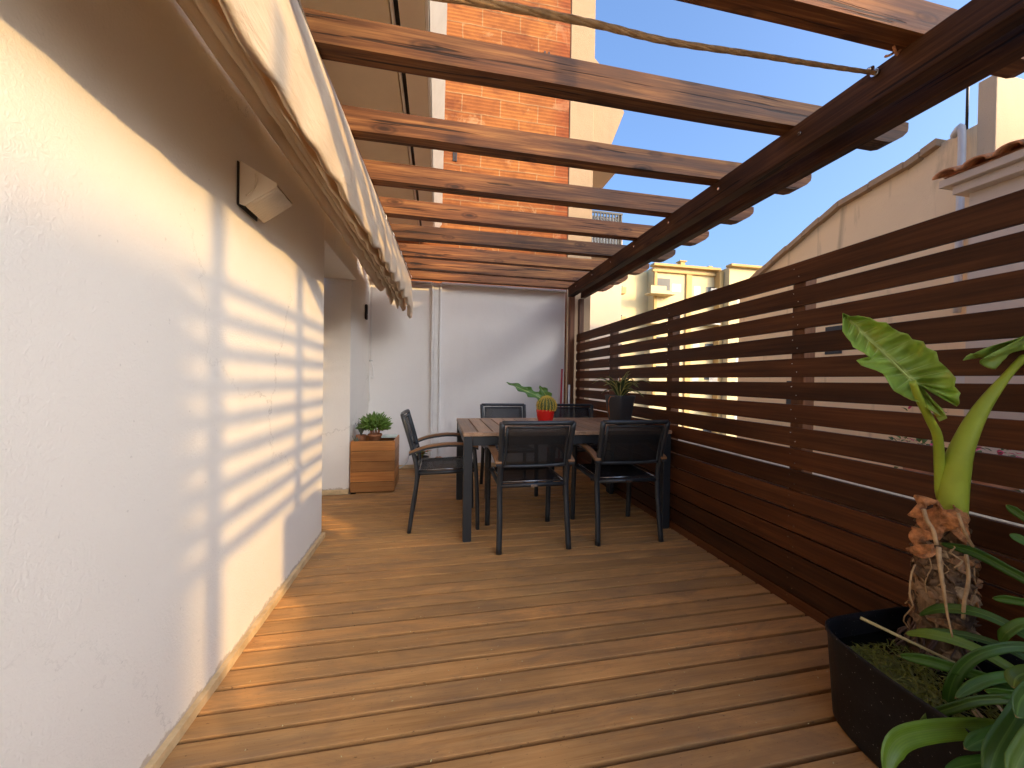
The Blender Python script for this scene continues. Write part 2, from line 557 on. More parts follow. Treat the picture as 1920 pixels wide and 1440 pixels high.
        if tag_:
            tag(o, *tag_)
        return o

def spline(P, n=14):
    """Catmull-Rom through P"""
    if len(P) == 2:
        return [P[0].lerp(P[1], i/n) for i in range(n+1)]
    Q = [P[0]*2-P[1]] + list(P) + [P[-1]*2-P[-2]]
    out = []
    seg = len(P)-1
    for i in range(n+1):
        u = i/n*seg
        k = min(int(u), seg-1)
        t = u-k
        a, b, c, d = Q[k], Q[k+1], Q[k+2], Q[k+3]
        out.append(.5*((2*b)+(c-a)*t+(2*a-5*b+4*c-d)*t*t+(3*b-a-3*c+d)*t*t*t))
    return out

def tag(o, label=None, cat=None, group=None, kind=None):
    if label: o['label'] = label
    if cat: o['category'] = cat
    if group: o['group'] = group
    if kind: o['kind'] = kind
    return o

def thing(name, label, cat, loc=(0, 0, 0), rz=0, group=None):
    o = bpy.data.objects.new(name, None)
    o.empty_display_size = .1
    COL.objects.link(o)
    o.location = loc
    o.rotation_euler = (0, 0, rz)
    return tag(o, label, cat, group)

def jitter(o_bm, amp, sc=3., seed=0):
    for v_ in o_bm.verts:
        d = noise.noise_vector(v_.co*sc + Vector((seed, seed*2.3, 0)))
        v_.co += Vector(d)*amp

# ------------------------------------------------------------------ SETTING
d = MB()
d.box(-60, 90, -40, 160, -8.4, -8.0)
d.build('ground', M['ground'], tag_=(None, None, None, 'structure'))

# deck: boards 98.3 mm apart, running across
d = MB()
P0, PITCH = 1.3165, .0983
k = -44
while P0+k*PITCH < 4.92:
    y0 = P0+k*PITCH
    y1 = min(y0+PITCH, 4.897)
    if y1-y0 > .03:
        dz = rnd.uniform(-.0012, .0012)
        d.box(-1.10 if 2.86 < y0 < 3.84 else -.777, 1.797, y0+.0078, y1-.0078, -.040, dz, .3+.4*rnd.random())
    k += 1
deck = d.build('deck_floor', M['deck'], bevel=.0028, tag_=(None, None, None, 'structure'))
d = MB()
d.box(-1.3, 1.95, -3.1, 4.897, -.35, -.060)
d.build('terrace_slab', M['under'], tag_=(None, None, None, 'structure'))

d = MB()
rq = random.Random(12)
for i in range(420):
    x, y = rq.uniform(-.72, 1.74), .5+3.9*rq.random()**1.5
    a = rq.uniform(0, 6.28); L = rq.uniform(.0015, .005)
    h = Vector((math.cos(a), math.sin(a), 0))*L; k_ = Vector((-h.y, h.x, 0))*.45
    z = .0022
    d.face([d.bm.verts.new(Vector((x, y, z))+q) for q in (h, k_, -h*.9+Vector((0, 0, .0012)), -k_)], rq.random())
d.keep = 1
d.build('debris', M['cane'], solid=.0006, tag_=('pale crumbs and flecks scattered over the deck boards', 'debris', None, 'stuff'))

# ------------------------------------------------------------------ house wall at the left
XW = -.790
hw = thing('house_wall', 'white plastered house wall with a doorway, along the left side of the deck', 'wall', (XW, 0, 0))
d = MB()
d.box(-1.09, XW, -3.1, 2.834, -.03, 2.95)
d.box(-1.09, XW, 2.834, 3.90, 2.09, 2.95)
d.box(-1.14, -.842, 3.90, 4.90, -.03, 2.95)
d.box(-1.17, -1.12, 2.834, 3.90, -.03, 2.09)
o = d.build('wall', M['plaster'], hw, bevel=.006)
o.location = (-XW, 0, 0)
# skirting trim with a slightly uneven top
for (x0, x1, y0, y1) in ((XW-.001, XW+.020, -3.0, 2.850), (-1.08, -.842, 3.876, 3.899)):
    d = MB()
    nseg = max(2, int(max(x1-x0, y1-y0)/.06))
    for i in range(nseg):
        if y1-y0 > x1-x0:
            a, b = y0+(y1-y0)*i/nseg, y0+(y1-y0)*(i+1)/nseg
            h = .034+.004*noise.noise(Vector((0, a*4, 1)))
            d.box(x0, x1+.003*noise.noise(Vector((3, a*5, 1))), a, b+.0005*(i % 2), .0, h, .4)
        else:
            a, b = x0+(x1-x0)*i/nseg, x0+(x1-x0)*(i+1)/nseg
            d.box(a, b, y0, y1, .0, .040+.006*noise.noise(Vector((a*9, 0, 1))), .4)
    o = d.build('skirting', M['trim'], hw)
    o.location = (-XW, 0, 0)

# far wall
fw = thing('end_wall', 'smooth white wall closing the far end of the terrace, with a white pilaster strip', 'wall', (.4, 4.9, 0))
d = MB()
d.box(-.86, 1.695, 4.90, 5.03, -.03, 2.345)
o = d.build('wall', M['plaster_far'], fw, bevel=.005); o.location = (-.4, -4.9, 0)
d = MB()
d.box(-.090, -.064, 4.855, 4.898, .0, 2.36); d.box(-.062, .004, 4.870, 4.898, .0, 2.36); d.box(.006, .030, 4.855, 4.898, .0, 2.36)
o = d.build('pilaster', M['white'], fw, bevel=.004); o.location = (-.4, -4.9, 0)
d = MB()
d.box(.031, 1.70, 4.878, 5.04, 2.347, 2.378); d.box(-.86, -.092, 4.885, 5.04, 2.347, 2.372)
o = d.build('coping', M['white'], fw, bevel=.004); o.location = (-.4, -4.9, 0)
d = MB()
d.box(-.84, 1.68, 4.884, 4.898, .001, .045)
o = d.build('skirting', M['trim'], fw, bevel=.003); o.location = (-.4, -4.9, 0)

# eaves above the house wall
ev = thing('roof_eave', 'beige boarded underside of the house eaves above the awning', 'eaves', (-.4, 0, 2.95))
d = MB(); d.box(-1.1, -.262, -3.1, 4.9, 2.955, 3.20)
o = d.build('soffit_board', M['soffit'], ev, bevel=.004); o.location = (.4, 0, -2.95)
d = MB(); d.box(-.215, -.088, -3.1, 4.9, 2.950, 3.20)
o = d.build('soffit_board', M['soffit2'], ev, bevel=.004); o.location = (.4, 0, -2.95)
d = MB(); d.box(-.261, -.216, -3.1, 4.9, 3.03, 3.19)
o = d.build('shadow_gap', M['black'], ev); o.location = (.4, 0, -2.95)
d = MB(); d.tube([(-.247, -3.1, 2.958), (-.247, 4.9, 2.958)], .009, 8)
o = d.build('bead', M['white'], ev); o.location = (.4, 0, -2.95)
d = MB(); d.box(-.086, -.070, -3.1, 4.9, 2.93, 3.20); d.prism([(-.066, -3.1, 2.935), (.020, -3.1, 3.055), (.020, -3.1, 3.24), (-.066, -3.1, 3.24)], (0, 7.85, 0))
o = d.build('fascia', M['white'], ev, bevel=.004); o.location = (.4, 0, -2.95)

# ------------------------------------------------------------------ pergola
pg = thing('pergola', 'brown timber pergola with nine rafters across the terrace', 'pergola', (1.75, 2.5, 0))
def pgp(d_, nm, mat, bevel=.005, label=None):
    o_ = d_.build(nm, mat, pg, bevel=bevel)
    o_.location = (-1.75, -2.5, 0)
    if label: o_['label'] = label
    return o_
d = MB(); d.box(1.656, 1.732, .42, 4.69, 2.238, 2.372); pgp(d, 'main_beam', M['beam'], .006)
d = MB(); d.box(1.843, 1.908, .42, 4.72, 2.238, 2.368); pgp(d, 'main_beam', M['beam'], .006)
RZ = 2.366
rafter_y = [1.100, 1.585, 2.070, 2.540, 3.010, 3.490, 3.960, 4.420, 4.800]
for i, yf in enumerate(rafter_y):
    d = MB()
    th, hh = .078, .116
    xe = 2.33 + rnd.uniform(-.02, .02)
    z0 = RZ + rnd.uniform(-.002, .002)
    prof = [(-.785, z0), (xe-.13, z0), (xe-.085, z0+.012), (xe-.035, z0+.040), (xe-.005, z0+.068), (xe, z0+.085), (xe, z0+hh), (-.785, z0+hh)]
    sl_ = rnd.uniform(-.006, .006)
    nx = 22
    # subdivided along x so the timber can wander slightly
    lo = []
    xs = [-.785+(xe-.13+.785)*j/nx for j in range(nx+1)]
    for j in range(nx):
        pass
    d.prism([(x, yf-th, z) for x, z in prof], (0, th, 0))
    bmesh.ops.subdivide_edges(d.bm, edges=[e for e in d.bm.edges if abs(e.verts[0].co.x-e.verts[1].co.x) > 1.5], cuts=16)
    for v_ in d.bm.verts:
        v_.co.y += .004*noise.noise(Vector((v_.co.x*1.3, i*7.1, 0))) + sl_*(v_.co.x-.6)
        v_.co.z += .0035*noise.noise(Vector((v_.co.x*1.1, i*3.7, 5)))
    bmesh.ops.triangulate(d.bm, faces=[f for f in d.bm.faces if len(f.verts) > 4])
    pgp(d, 'rafter', M['rafter'], 0)
d = MB(); d.box(1.700, 1.770, 4.72, 4.79, .0, 2.37); pgp(d, 'post', M['post'])
d = MB(); d.box(1.835, 1.900, 4.725, 4.79, -.3, 2.236); pgp(d, 'post', M['post'])
d = MB(); d.box(1.737, 1.838, .43, .52, -.0, 2.50); pgp(d, 'post', M['post'])
# rusty bolt heads and hook on the main beam
for yb in (1.48, 2.0, 2.5, 3.0, 3.45, 3.9, 4.4):
    d = MB(); d.tube([(1.657, yb, 2.315), (1.650, yb, 2.315)], .008, 10); pgp(d, 'bolt', M['chrome'], 0)
d = MB()
d.tube(spline([Vector(p) for p in ((1.66, 1.085, 2.385), (1.645, 1.09, 2.36), (1.63, 1.085, 2.345), (1.61, 1.08, 2.36), (1.62, 1.09, 2.385), (1.64, 1.10, 2.37), (1.6, 1.09, 2.34), (1.585, 1.09, 2.335))], 26), .0045, 6)
pgp(d, 'hook', M['terracotta'], 0)

# rope under the rafters
d = MB()
base = spline([Vector(p) for p in ((-.45, 1.20, 2.285), (.063, 1.18, 2.307), (.46, 1.18, 2.318), (.76, 1.18, 2.312), (1.09, 1.175, 2.325), (1.40, 1.17, 2.335), (1.652, 1.165, 2.345))], 90)
for s_ in range(4):
    pts = []
    for i, p in enumerate(base):
        a = i*.42 + s_*math.pi/2
        rr = .006*(1-.55*i/len(base))
        pts.append(p+Vector((0, math.cos(a)*rr, math.sin(a)*rr)))
    d.tube(pts, [.0078*(1-.4*i/len(base)) for i in range(len(base))], 6)
rp = d.build('twisted_rope', M['sisal'], origin=(1.65, 1.165, 2.345), tag_=('thick twisted tan rope stretched below the rafters to the main beam', 'rope'))
d = MB(); d.tube([(1.64, 1.165, 2.345), (1.655, 1.165, 2.345)], .014, 8); d.tube([(1.625, 1.158, 2.355), (1.625, 1.175, 2.36)], .009, 6)
o = d.build('clamp', M['chrome'], rp); o.location = (-1.65, -1.165, -2.345)

# ------------------------------------------------------------------ slatted fence at the right
fn = thing('slatted_fence', 'tall dark brown fence of horizontal slats along the right of the deck', 'fence', (1.8, 2.5, 0))
gz = [1.640, 1.519, 1.402, 1.280, 1.158, 1.042, .922, .807, .698, .590, .482, .374, .266, .158, .055]
gw = [.028, .027, .027, .026, .026, .025, .022, .012, .011, .010, .009, .009, .009, .009, .009]
tops = [1.760] + [z-g/2 for z, g in zip(gz, gw)]
bots = [z+g/2 for z, g in zip(gz, gw)] + [-.02]
d = MB()
for t_, b_ in zip(tops, bots):
    for (y0, y1) in ((.36, 3.744), (3.748, 4.735)):
        dx = rnd.uniform(-.0015, .0015)
        dz = rnd.uniform(-.0012, .0012)
        d.box(1.800+dx, 1.821+dx, y0, y1, b_+dz, t_+dz)
o = d.build('slat_panel', M['fence'], fn, bevel=.0025); o.location = (-1.8, -2.5, 0)
for yp in (.45, 1.61, 2.705, 3.745, 4.68):
    d = MB(); d.box(1.824, 1.892, yp-.030, yp+.040, -.3, 1.745)
    o = d.build('fence_post', M['post'], fn, bevel=.003); o.location = (-1.8, -2.5, 0)
d = MB()
for yp in (.45, 1.61, 2.705, 3.745, 4.68):
    for t_, b_ in zip(tops, bots):
        zc = (t_+b_)/2
        for q in (-.022, .022):
            d.tube([(1.7985, yp+q*.6, zc+q), (1.8005, yp+q*.6, zc+q)], .0028, 6)
o = d.build('screw_heads', M['chrome'], fn); o.location = (-1.8, -2.5, 0); o['kind'] = 'stuff'

d = MB(); d.box(1.96, 2.06, .36, 4.88, -.35, .66)  # backing wall added so the gaps between the lower slats stay dark
d.build('gap_backing_wall', M['stucco_old'], tag_=('low rendered wall added behind the lower fence slats to keep their gaps dark', 'wall'), bevel=.005)

# unseen parapet and raised slatted screen, added to shape the sun on the house wall
d = MB(); d.box(1.80, 1.93, -3.1, .33, -.03, 1.20)
d.build('added_parapet', M['plaster_far'], bevel=.005, tag_=('unseen low white parapet added to limit the sunlight reaching the deck', 'wall'))
sc_ = thing('slat_shadow_screen', 'unseen brown slatted screen on posts, added to cast slat shadows on the house wall', 'screen', (1.87, -.7, 1.20))
d = MB()
for i in range(9):
    zb = 1.730+i*.126
    d.box(1.80, 1.82, -1.47, .02, zb, zb+.056)
o = d.build('slat_panel', M['fence'], sc_); o.location = (-1.87, .7, -1.20)
for (yp, w_) in ((-1.36, .035), (-.54, .045), (.03, .05)):
    d = MB(); d.box(1.825, 1.88, yp-w_/2, yp+w_/2, 1.203, 3.3)
    o = d.build('post', M['post'], sc_); o.location = (-1.87, .7, -1.20)
d = MB(); d.box(1.825, 1.97, -.72, -.17, 1.203, 1.70)  # unseen box added for the square shadow low on the house wall
d.build('box_shadow_caster', M['box_wood'], tag_=('unseen tall wooden box added on the parapet to cast a block of shadow low on the house wall', 'planter'), bevel=.004)

# ------------------------------------------------------------------ awning folded against the house wall
aw = thing('folded_awning', 'cream canvas awning bunched up in long folds below the rafters', 'awning', (-.5, 2, 2.2))
def awning_sheet(prof, amp, seed, ys=None, drop=None, y0=-2.8, y1=4.62, nm='canvas_fold'):
    """prof: (x, z) down the sheet; waved along y"""
    d_ = MB()
    ny = 260
    rows = []
    for i in range(ny+1):
        y = y0+(y1-y0)*i/ny
        sh = (y-1.6)/2.9
        row = []
        for j, (x, z) in enumerate(prof):
            t_ = j/(len(prof)-1)
            a = amp[j] if isinstance(amp, (list, tuple)) else amp*t_
            w1 = noise.noise(Vector((y*1.3, seed, j*.35)))
            w2 = noise.noise(Vector((y*5.5, seed+9, j*.6)))
            w3 = abs(noise.noise(Vector((y*2.6, seed+21, 0))))
            xx = x + .12*max(-.6, sh)*min(1, (x+.72)/.3) + a*(.6*w1+.5*w2)
            far_ = min(1, max(0, (y-1.9)/1.6))
            sc_al = abs(math.sin(math.pi*(y+.05*w1)/.29+seed))
            zz = z + a*(.55*w2) - a*(.3+1.6*far_)*w3*(1 if j else 0) + a*(.5+1.5*far_)*(1-sc_al)
            xx += a*.55*math.sin(2*math.pi*y/.29+seed+j*.7)*(.25+far_)
            if drop:
                zz += drop(y)*t_
            row.append(d_.bm.verts.new((xx, y, zz)))
        rows.append(row)
    for i in range(ny):
        for j in range(len(prof)-1):
            d_.face([rows[i][j], rows[i][j+1], rows[i+1][j+1], rows[i+1][j]], .5, None, True)
    o_ = d_.build(nm, M['canvas'], aw, solid=.0025)
    o_.location = (.5, -2, -2.2)
    return o_
dr = lambda y: .055*min(1, max(0, (y-1.0)/1.6)) - .16*max(0, (y-3.9)/.7)**2
awning_sheet([(-.462, 2.372), (-.446, 2.30), (-.436, 2.22), (-.430, 2.12), (-.428, 2.03), (-.432, 1.955), (-.440, 1.925), (-.452, 1.94), (-.458, 2.0)], [.002, .004, .007, .010, .014, .018, .020, .018, .010], 3, drop=dr)
awning_sheet([(-.470, 2.30), (-.486, 2.18), (-.488, 2.06), (-.492, 1.985), (-.502, 1.972), (-.512, 1.99), (-.516, 2.10), (-.520, 2.20)], [.002, .005, .009, .014, .016, .014, .010, .006], 13, drop=dr)
awning_sheet([(-.520, 2.25), (-.532, 2.14), (-.536, 2.04), (-.545, 2.012), (-.556, 2.03), (-.562, 2.12), (-.566, 2.22)], [.002, .005, .008, .012, .012, .008, .005], 23, drop=dr)
awning_sheet([(-.566, 2.27), (-.580, 2.17), (-.590, 2.085), (-.600, 2.065), (-.612, 2.08), (-.620, 2.16), (-.640, 2.235)], [.002, .004, .007, .009, .009, .006, .004], 33, drop=dr)
awning_sheet([(-.640, 2.25), (-.652, 2.19), (-.668, 2.150), (-.690, 2.128), (-.712, 2.140), (-.722, 2.175), (-.716, 2.23), (-.700, 2.30)], [.003, .004, .006, .007, .006, .005, .004, .003], 43, drop=lambda y: .06*min(1, max(0, (y-1.0)/1.6)))
awning_sheet([(-.700, 2.31), (-.60, 2.335), (-.47, 2.352)], .002, 53, nm='canvas_top')
d = MB()
d.tube([(-.466, -2.8, 2.362), (-.466, 1.6, 2.362), (-.335, 4.62, 2.362)], .006, 8)
o = d.build('guide_wire', M['chrome'], aw); o.location = (.5, -2, -2.2)
for yk in (2.95, 3.3, 3.75, 4.1, 4.6):
    d = MB(); xk = -.466+(yk-1.6)*.0434
    d.tube(spline([Vector((xk+.002, yk, 2.36)), Vector((xk+.012, yk, 2.345)), Vector((xk+.008, yk, 2.32)), Vector((xk, yk, 2.325))], 8), .003, 6)
    o = d.build('hook', M['white'], aw); o.location = (.5, -2, -2.2)

# awning crank rod in the corner
cr_ = thing('crank_rod', 'slim white awning crank rod hanging in the far left corner', 'crank rod', (-.80, 4.80, 1.0))
d = MB()
d.tube([(-.800, 4.78, 2.25), (-.802, 4.785, 1.35)], .006, 8)
d.tube(spline([Vector((-.802, 4.785, 1.35)), Vector((-.79, 4.785, 1.30)), Vector((-.775, 4.785, 1.24)), Vector((-.77, 4.785, 1.16)), Vector((-.785, 4.785, 1.13)), Vector((-.79, 4.785, 1.16))], 16), .006, 8)
d.tube([(-.812, 4.785, 1.22), (-.815, 4.785, .85)], .0045, 8)
o = d.build('rod', M['white'], cr_); o.location = (.80, -4.80, -1.0)
d = MB(); d.tube([(-.822, 4.785, 1.345), (-.782, 4.785, 1.345)], .009, 8)
o = d.build('joint', M['white_grey'], cr_); o.location = (.80, -4.80, -1.0)

# little black fitting on the wall
bl = thing('wall_bracket', 'small upright black fitting on the white wall before the far corner', 'wall fitting', (-.84, 4.6, 1.9))
d = MB(); d.box(0, .028, -.028, .028, -.088, .088); d.build('casing', M['black'], bl, bevel=.012)
d = MB(); d.tube([(.027, 0, -.03), (.031, 0, -.03)], .007, 10); d.build('button', M['white_grey'], bl)

# ------------------------------------------------------------------ wall lamp (wedge with ribbed diffuser)
wl = thing('wall_lamp', 'weathered white wedge shaped lamp with ribbed cover high on the left wall', 'wall lamp', (XW, 1.75, 1.9))
d = MB()
d.box(.0, .006, -.083, .083, -.092, .082); d.build('back_plate', M['rubber'], wl, bevel=.004)
HX = .145
def lampside(y0, t_):
    q = MB()
    q.prism([(.010, y0, .083), (.010, y0, -.088), (.030, y0, -.094), (HX, y0, -.006), (HX, y0, .008)], (0, t_, 0))
    return q
lampside(-.084, .006).build('end_panel', M['soffit2'], wl, bevel=.0025)
lampside(.078, .006).build('end_panel', M['soffit2'], wl, bevel=.0025)
d = MB()
d.prism([(.010, -.0775, .083), (.010, -.0775, .078), (HX-.001, -.0775, .003), (HX, -.0775, .008)], (0, .155, 0))
d.build('top_panel', M['soffit2'], wl, bevel=.002)
d = MB()     # ribbed lower cover
nr = 10
A, B = Vector((.030, 0, -.092)), Vector((HX-.001, 0, -.004))
nrm = Vector((B.z-A.z, 0, -(B.x-A.x))).normalized()
ys_ = []
for i in range(nr*4+1):
    y = -.0775+.155*i/(nr*4)
    b_ = .0085*(.5-.5*math.cos(2*math.pi*i/4))
    ys_.append((y, b_))
rows = [[d.bm.verts.new(Vector((p.x, y, p.z))+nrm*b_) for p in (A, A.lerp(B, .5), B)] for y, b_ in ys_]
for a, b in zip(rows, rows[1:]):
    for j in range(2):
        d.face([a[j], a[j+1], b[j+1], b[j]], .3, None, True)
d.build('ribbed_diffuser', M['soffit2'], wl, solid=.003)
d = MB(); d.tube(spline([Vector((.035, -.0855, -.055)), Vector((.062, -.0855, -.025)), Vector((.072, -.0855, .012)), Vector((.068, -.0855, .038))], 14), .0035, 6)
d.build('moulded_arc', M['soffit'], wl)

# ------------------------------------------------------------------ dining table
TX0, TX1, TY0, TY1, TZ = .178, 1.782, 2.597, 3.600, .764
tb = thing('dining_table', 'rectangular outdoor table with teak slat top on anthracite frame', 'table', ((TX0+TX1)/2, (TY0+TY1)/2, 0))
tc_ = Vector(((TX0+TX1)/2, (TY0+TY1)/2, 0))
def tp(d_, nm, mat, bevel=.002):
    o_ = d_.build(nm, mat, tb, bevel=bevel); o_.location = -tc_; return o_
d = MB()
# border boards and cross slats with gaps
d.box(TX0, TX1, TY0, TY0+.052, TZ-.026, TZ)
d.box(TX0, TX1, TY1-.052, TY1, TZ-.026, TZ)
ns = 15
p_ = (TX1-TX0)/ns
for i in range(ns):
    d.box(TX0+i*p_+(.0 if i == 0 else .0055), TX0+(i+1)*p_-(0 if i == ns-1 else .0055), TY0+.0545, TY1-.0545, TZ-.026, TZ-.0005)
tp(d, 'tabletop', M['teak'])
d = MB()
for (x0, x1, y0, y1) in ((TX0+.066, TX1-.066, TY0+.010, TY0+.035), (TX0+.066, TX1-.066, TY1-.035, TY1-.010), (TX0+.010, TX0+.035, TY0+.066, TY1-.066), (TX1-.035, TX1-.010, TY0+.066, TY1-.066)):
    d.box(x0, x1, y0, y1, TZ-.092, TZ-.029)
for xx in (.70, 1.2):
    d.box(xx, xx+.03, TY0+.037, TY1-.037, TZ-.075, TZ-.029)
tp(d, 'frame', M['alu'])
for (x, y) in ((TX0+.004, TY0+.004), (TX1-.064, TY0+.004), (TX0+.004, TY1-.064), (TX1-.064, TY1-.064)):
    d = MB(); d.box(x, x+.060, y, y+.060, .006, TZ-.0275); d.box(x+.003, x+.057, y+.003, y+.057, 0, .0055)
    tp(d, 'leg', M['alu'], .003)

# ------------------------------------------------------------------ chairs
CH_LABEL = {}
def make_chair(label, loc, rz):
    """faces +y; rear feet at y = 0, front feet at y = .50; 0.49 wide"""
    c = thing('garden_chair', label, 'chair', loc, rz, 'black stacking chairs round the teak table')
    W = .245
    for s in (-1, 1):
        # rear leg and back upright in one bent oval tube
        d_ = MB()
        pts = spline([Vector(p) for p in ((s*(W-.006), .0, .0), (s*(W-.012), .028, .22), (s*(W-.014), .052, .43), (s*(W-.013), .015, .62), (s*(W-.006), -.055, .862))], 22)
        d_.tube(pts, .0155, 10, flat=1.25)
        d_.build('rear_leg', M['alu'], c)
        d_ = MB()
        d_.tube(spline([Vector(p) for p in ((s*W, .505, .0), (s*W, .495, .30), (s*W, .480, .52), (s*W, .470, .615))], 14), .0155, 10, flat=1.3)
        d_.build('front_leg', M['alu'], c)
        d_ = MB()
        d_.tube([(s*(W-.016), .055, .432), (s*(W-.016), .490, .444)], .0145, 8)
        d_.build('side_rail', M['alu'], c)
        # curved arm: metal strip with teak pad on it
        d_ = MB(); q = MB()
        arc = spline([Vector((s*(W+.004), -.005, .585)), Vector((s*(W+.010), .12, .628)), Vector((s*(W+.012), .28, .648)), Vector((s*(W+.010), .42, .638)), Vector((s*(W+.008), .50, .620))], 12)
        for a, b in zip(arc, arc[1:]):
            pass
        for bm_, z0, z1, hw_, y_in in ((d_, -.014, .0, .017, 0), (q, .001, .017, .023, 0)):
            rr = []
            for p in arc:
                rr.append([bm_.bm.verts.new(p+Vector((dx, 0, dz))) for dx, dz in ((-hw_, z0), (hw_, z0), (hw_, z1), (-hw_, z1))])
            for a, b in zip(rr, rr[1:]):
                for j in range(4):
                    k_ = (j+1) % 4
                    bm_.face([a[j], a[k_], b[k_], b[j]], .4)
            bm_.face(rr[0], .4); bm_.face(list(reversed(rr[-1])), .4)
        d_.build('arm_bracket', M['alu'], c, bevel=.002)
        q.build('armrest', M['teakx'], c, bevel=.005)
    d_ = MB()
    d_.tube([(-(W-.02), .052, .430), (W-.02, .052, .430)], .0145, 8)
    d_.build('rear_rail', M['alu'], c)
    d_ = MB()
    d_.tube([(-(W-.01), .488, .440), (W-.01, .488, .440)], .0145, 8)
    d_.build('front_rail', M['alu'], c)
    d_ = MB()       # seat sling, slightly sagging
    nx, ny = 10, 10
    g = [[d_.bm.verts.new((-(W-.03)+2*(W-.03)*i/nx, .062+.42*j/ny, .447+.010*j/ny-.016*math.sin(math.pi*i/nx)*math.sin(math.pi*j/ny))) for j in range(ny+1)] for i in range(nx+1)]
    for i in range(nx):
        for j in range(ny):
            d_.face([g[i][j], g[i+1][j], g[i+1][j+1], g[i][j+1]], .3, None, True)
    d_.build('seat', M['textilene'], c, solid=.003)
    d_ = MB()       # thin bright rods along the sling edges
    for s in (-1, 1):
        d_.tube([(s*(W-.033), .064, .452), (s*(W-.033), .48, .462)], .0028, 6)
    d_.tube([(-(W-.035), .070, .451), (W-.035, .070, .451)], .0028, 6)
    d_.build('sling_rod', M['chrome'], c)
    # back frame: top bar (slightly curved), inner frame, lower bar
    def bp(t, x, off=0):        # point on the back plane; t 0 bottom .. 1 top
        y = .024+(-.055-.024)*t
        z = .575+(.850-.575)*t
        return Vector((x, y+off-.020*math.cos(x/W*1.5)+.006, z))
    d_ = MB()
    d_.tube([bp(1.035, -W+.006+2*(W-.006)*i/10) for i in range(11)], .0155, 10)
    d_.build('top_rail', M['alu'], c)
    d_ = MB()
    loop = [bp(.93, x) for x in (-.205, -.1, 0, .1, .205)] + [bp(t, .205) for t in (.6, .3, .0)] + [bp(-.02, x) for x in (.1, 0, -.1, -.205)] + [bp(t, -.205) for t in (.3, .6, .93)]
    d_.tube(loop, .0085, 8)
    d_.tube([bp(-.03, -W+.02+2*(W-.02)*i/8) for i in range(9)], .0115, 8)
    d_.build('back_frame', M['alu'], c)
    d_ = MB()
    g = [[d_.bm.verts.new(bp(.01+.91*j/8, -.20+.40*i/8)) for j in range(9)] for i in range(9)]
    for i in range(8):
        for j in range(8):
            d_.face([g[i][j], g[i+1][j], g[i+1][j+1], g[i][j+1]], .3, None, True)
    d_.build('backrest', M['textilene'], c, solid=.002)
    d_ = MB(); d_.box(-.022, .022, .033, .0365, .421, .436); d_.build('maker_plate', M['chrome'], c)
    return c
def copy_tree(o, parent=None):
    c = o.copy(); COL.objects.link(c)
    if parent is not None: c.parent = parent
    for ch in [x for x in bpy.data.objects if x.parent == o]:
        copy_tree(ch, c)
    return c
ch0 = make_chair('black chair with its back to the viewer at the left of the two nearest', (.642, 2.392, 0), R(.5))
for lab, loc, rz in (
    ('black chair with its back to the viewer, close to the slatted fence', (1.338, 2.405, 0), R(-1)),
    ('black chair side-on at the left end of the table', (-.195, 3.07, 0), R(-90)),
    ('black chair tucked in behind the table, left of the red cactus pot', (.715, 4.05, 0), R(180)),
    ('black chair tucked in behind the table, right of the red cactus pot', (1.51, 4.03, 0), R(178))):
    c = copy_tree(ch0)
    c.location = loc; c.rotation_euler = (0, 0, rz); c['label'] = lab

# ------------------------------------------------------------------ red pot with barrel cactus and leafy cutting
RP = Vector((.905, 3.085, TZ))
d = MB()
d.lathe([(0, .001), (.050, .001), (.056, .004), (.070, .055), (.078, .110), (.079, .122), (.077, .125), (.072, .122), (.070, .100), (0, .098)], (0, 0, 0), 40)
rpo = d.build('red_pot', M['red'], tag_=('glossy red flowerpot on the teak table', 'flower pot')); rpo.location = RP
d = MB(); d.lathe([(.069, .101), (0, .106)], (0, 0, 0), 24)
d.build('soil', M['soil'], rpo)
cc = thing('barrel_cactus', 'round yellow spined barrel cactus growing in the red pot', 'cactus', RP+Vector((.008, -.006, .10)))
d = MB()
nrb, nv = 17, 22
R0 = .073
rows = []
for i in range(nv+1):
    ph = -math.pi/2*.55 + (math.pi/2+math.pi/2*.55)*i/nv
    row = []
    for j in range(nrb*4):
        th = 2*math.pi*j/(nrb*4)
        rr = R0*math.cos(ph)*(1+.085*math.cos(th*nrb))
        row.append(d.bm.verts.new((math.cos(th)*rr, math.sin(th)*rr, .055+R0*1.05*math.sin(ph))))
    rows.append(row)
for a, b in zip(rows, rows[1:]):
    k_ = len(a)
    for j in range(k_):
        d.face([a[j], a[(j+1) % k_], b[(j+1) % k_], b[j]], .5, None, True)
d.build('body', M['cactus'], cc)
d = MB()
for j in range(nrb):
    th = 2*math.pi*j/nrb
    for i in range(1, 17):
        ph = -.6+(1.5+.6)*i/16.5
        nr_ = Vector((math.cos(th)*math.cos(ph), math.sin(th)*math.cos(ph), math.sin(ph)))
        rr = R0*(1+.085*abs(math.cos(ph)))
        p = Vector((nr_.x*rr, nr_.y*rr, .055+R0*1.05*nr_.z))
        for _ in range(10):
            q = (nr_+Vector((rnd.uniform(-1, 1), rnd.uniform(-1, 1), rnd.uniform(-1, 1)))*.85).normalized()
            d.tube([p, p+q*rnd.uniform(.009, .017)], [.0016, .0005], 3, caps=False)
d.build('spines', M['spine'], cc)

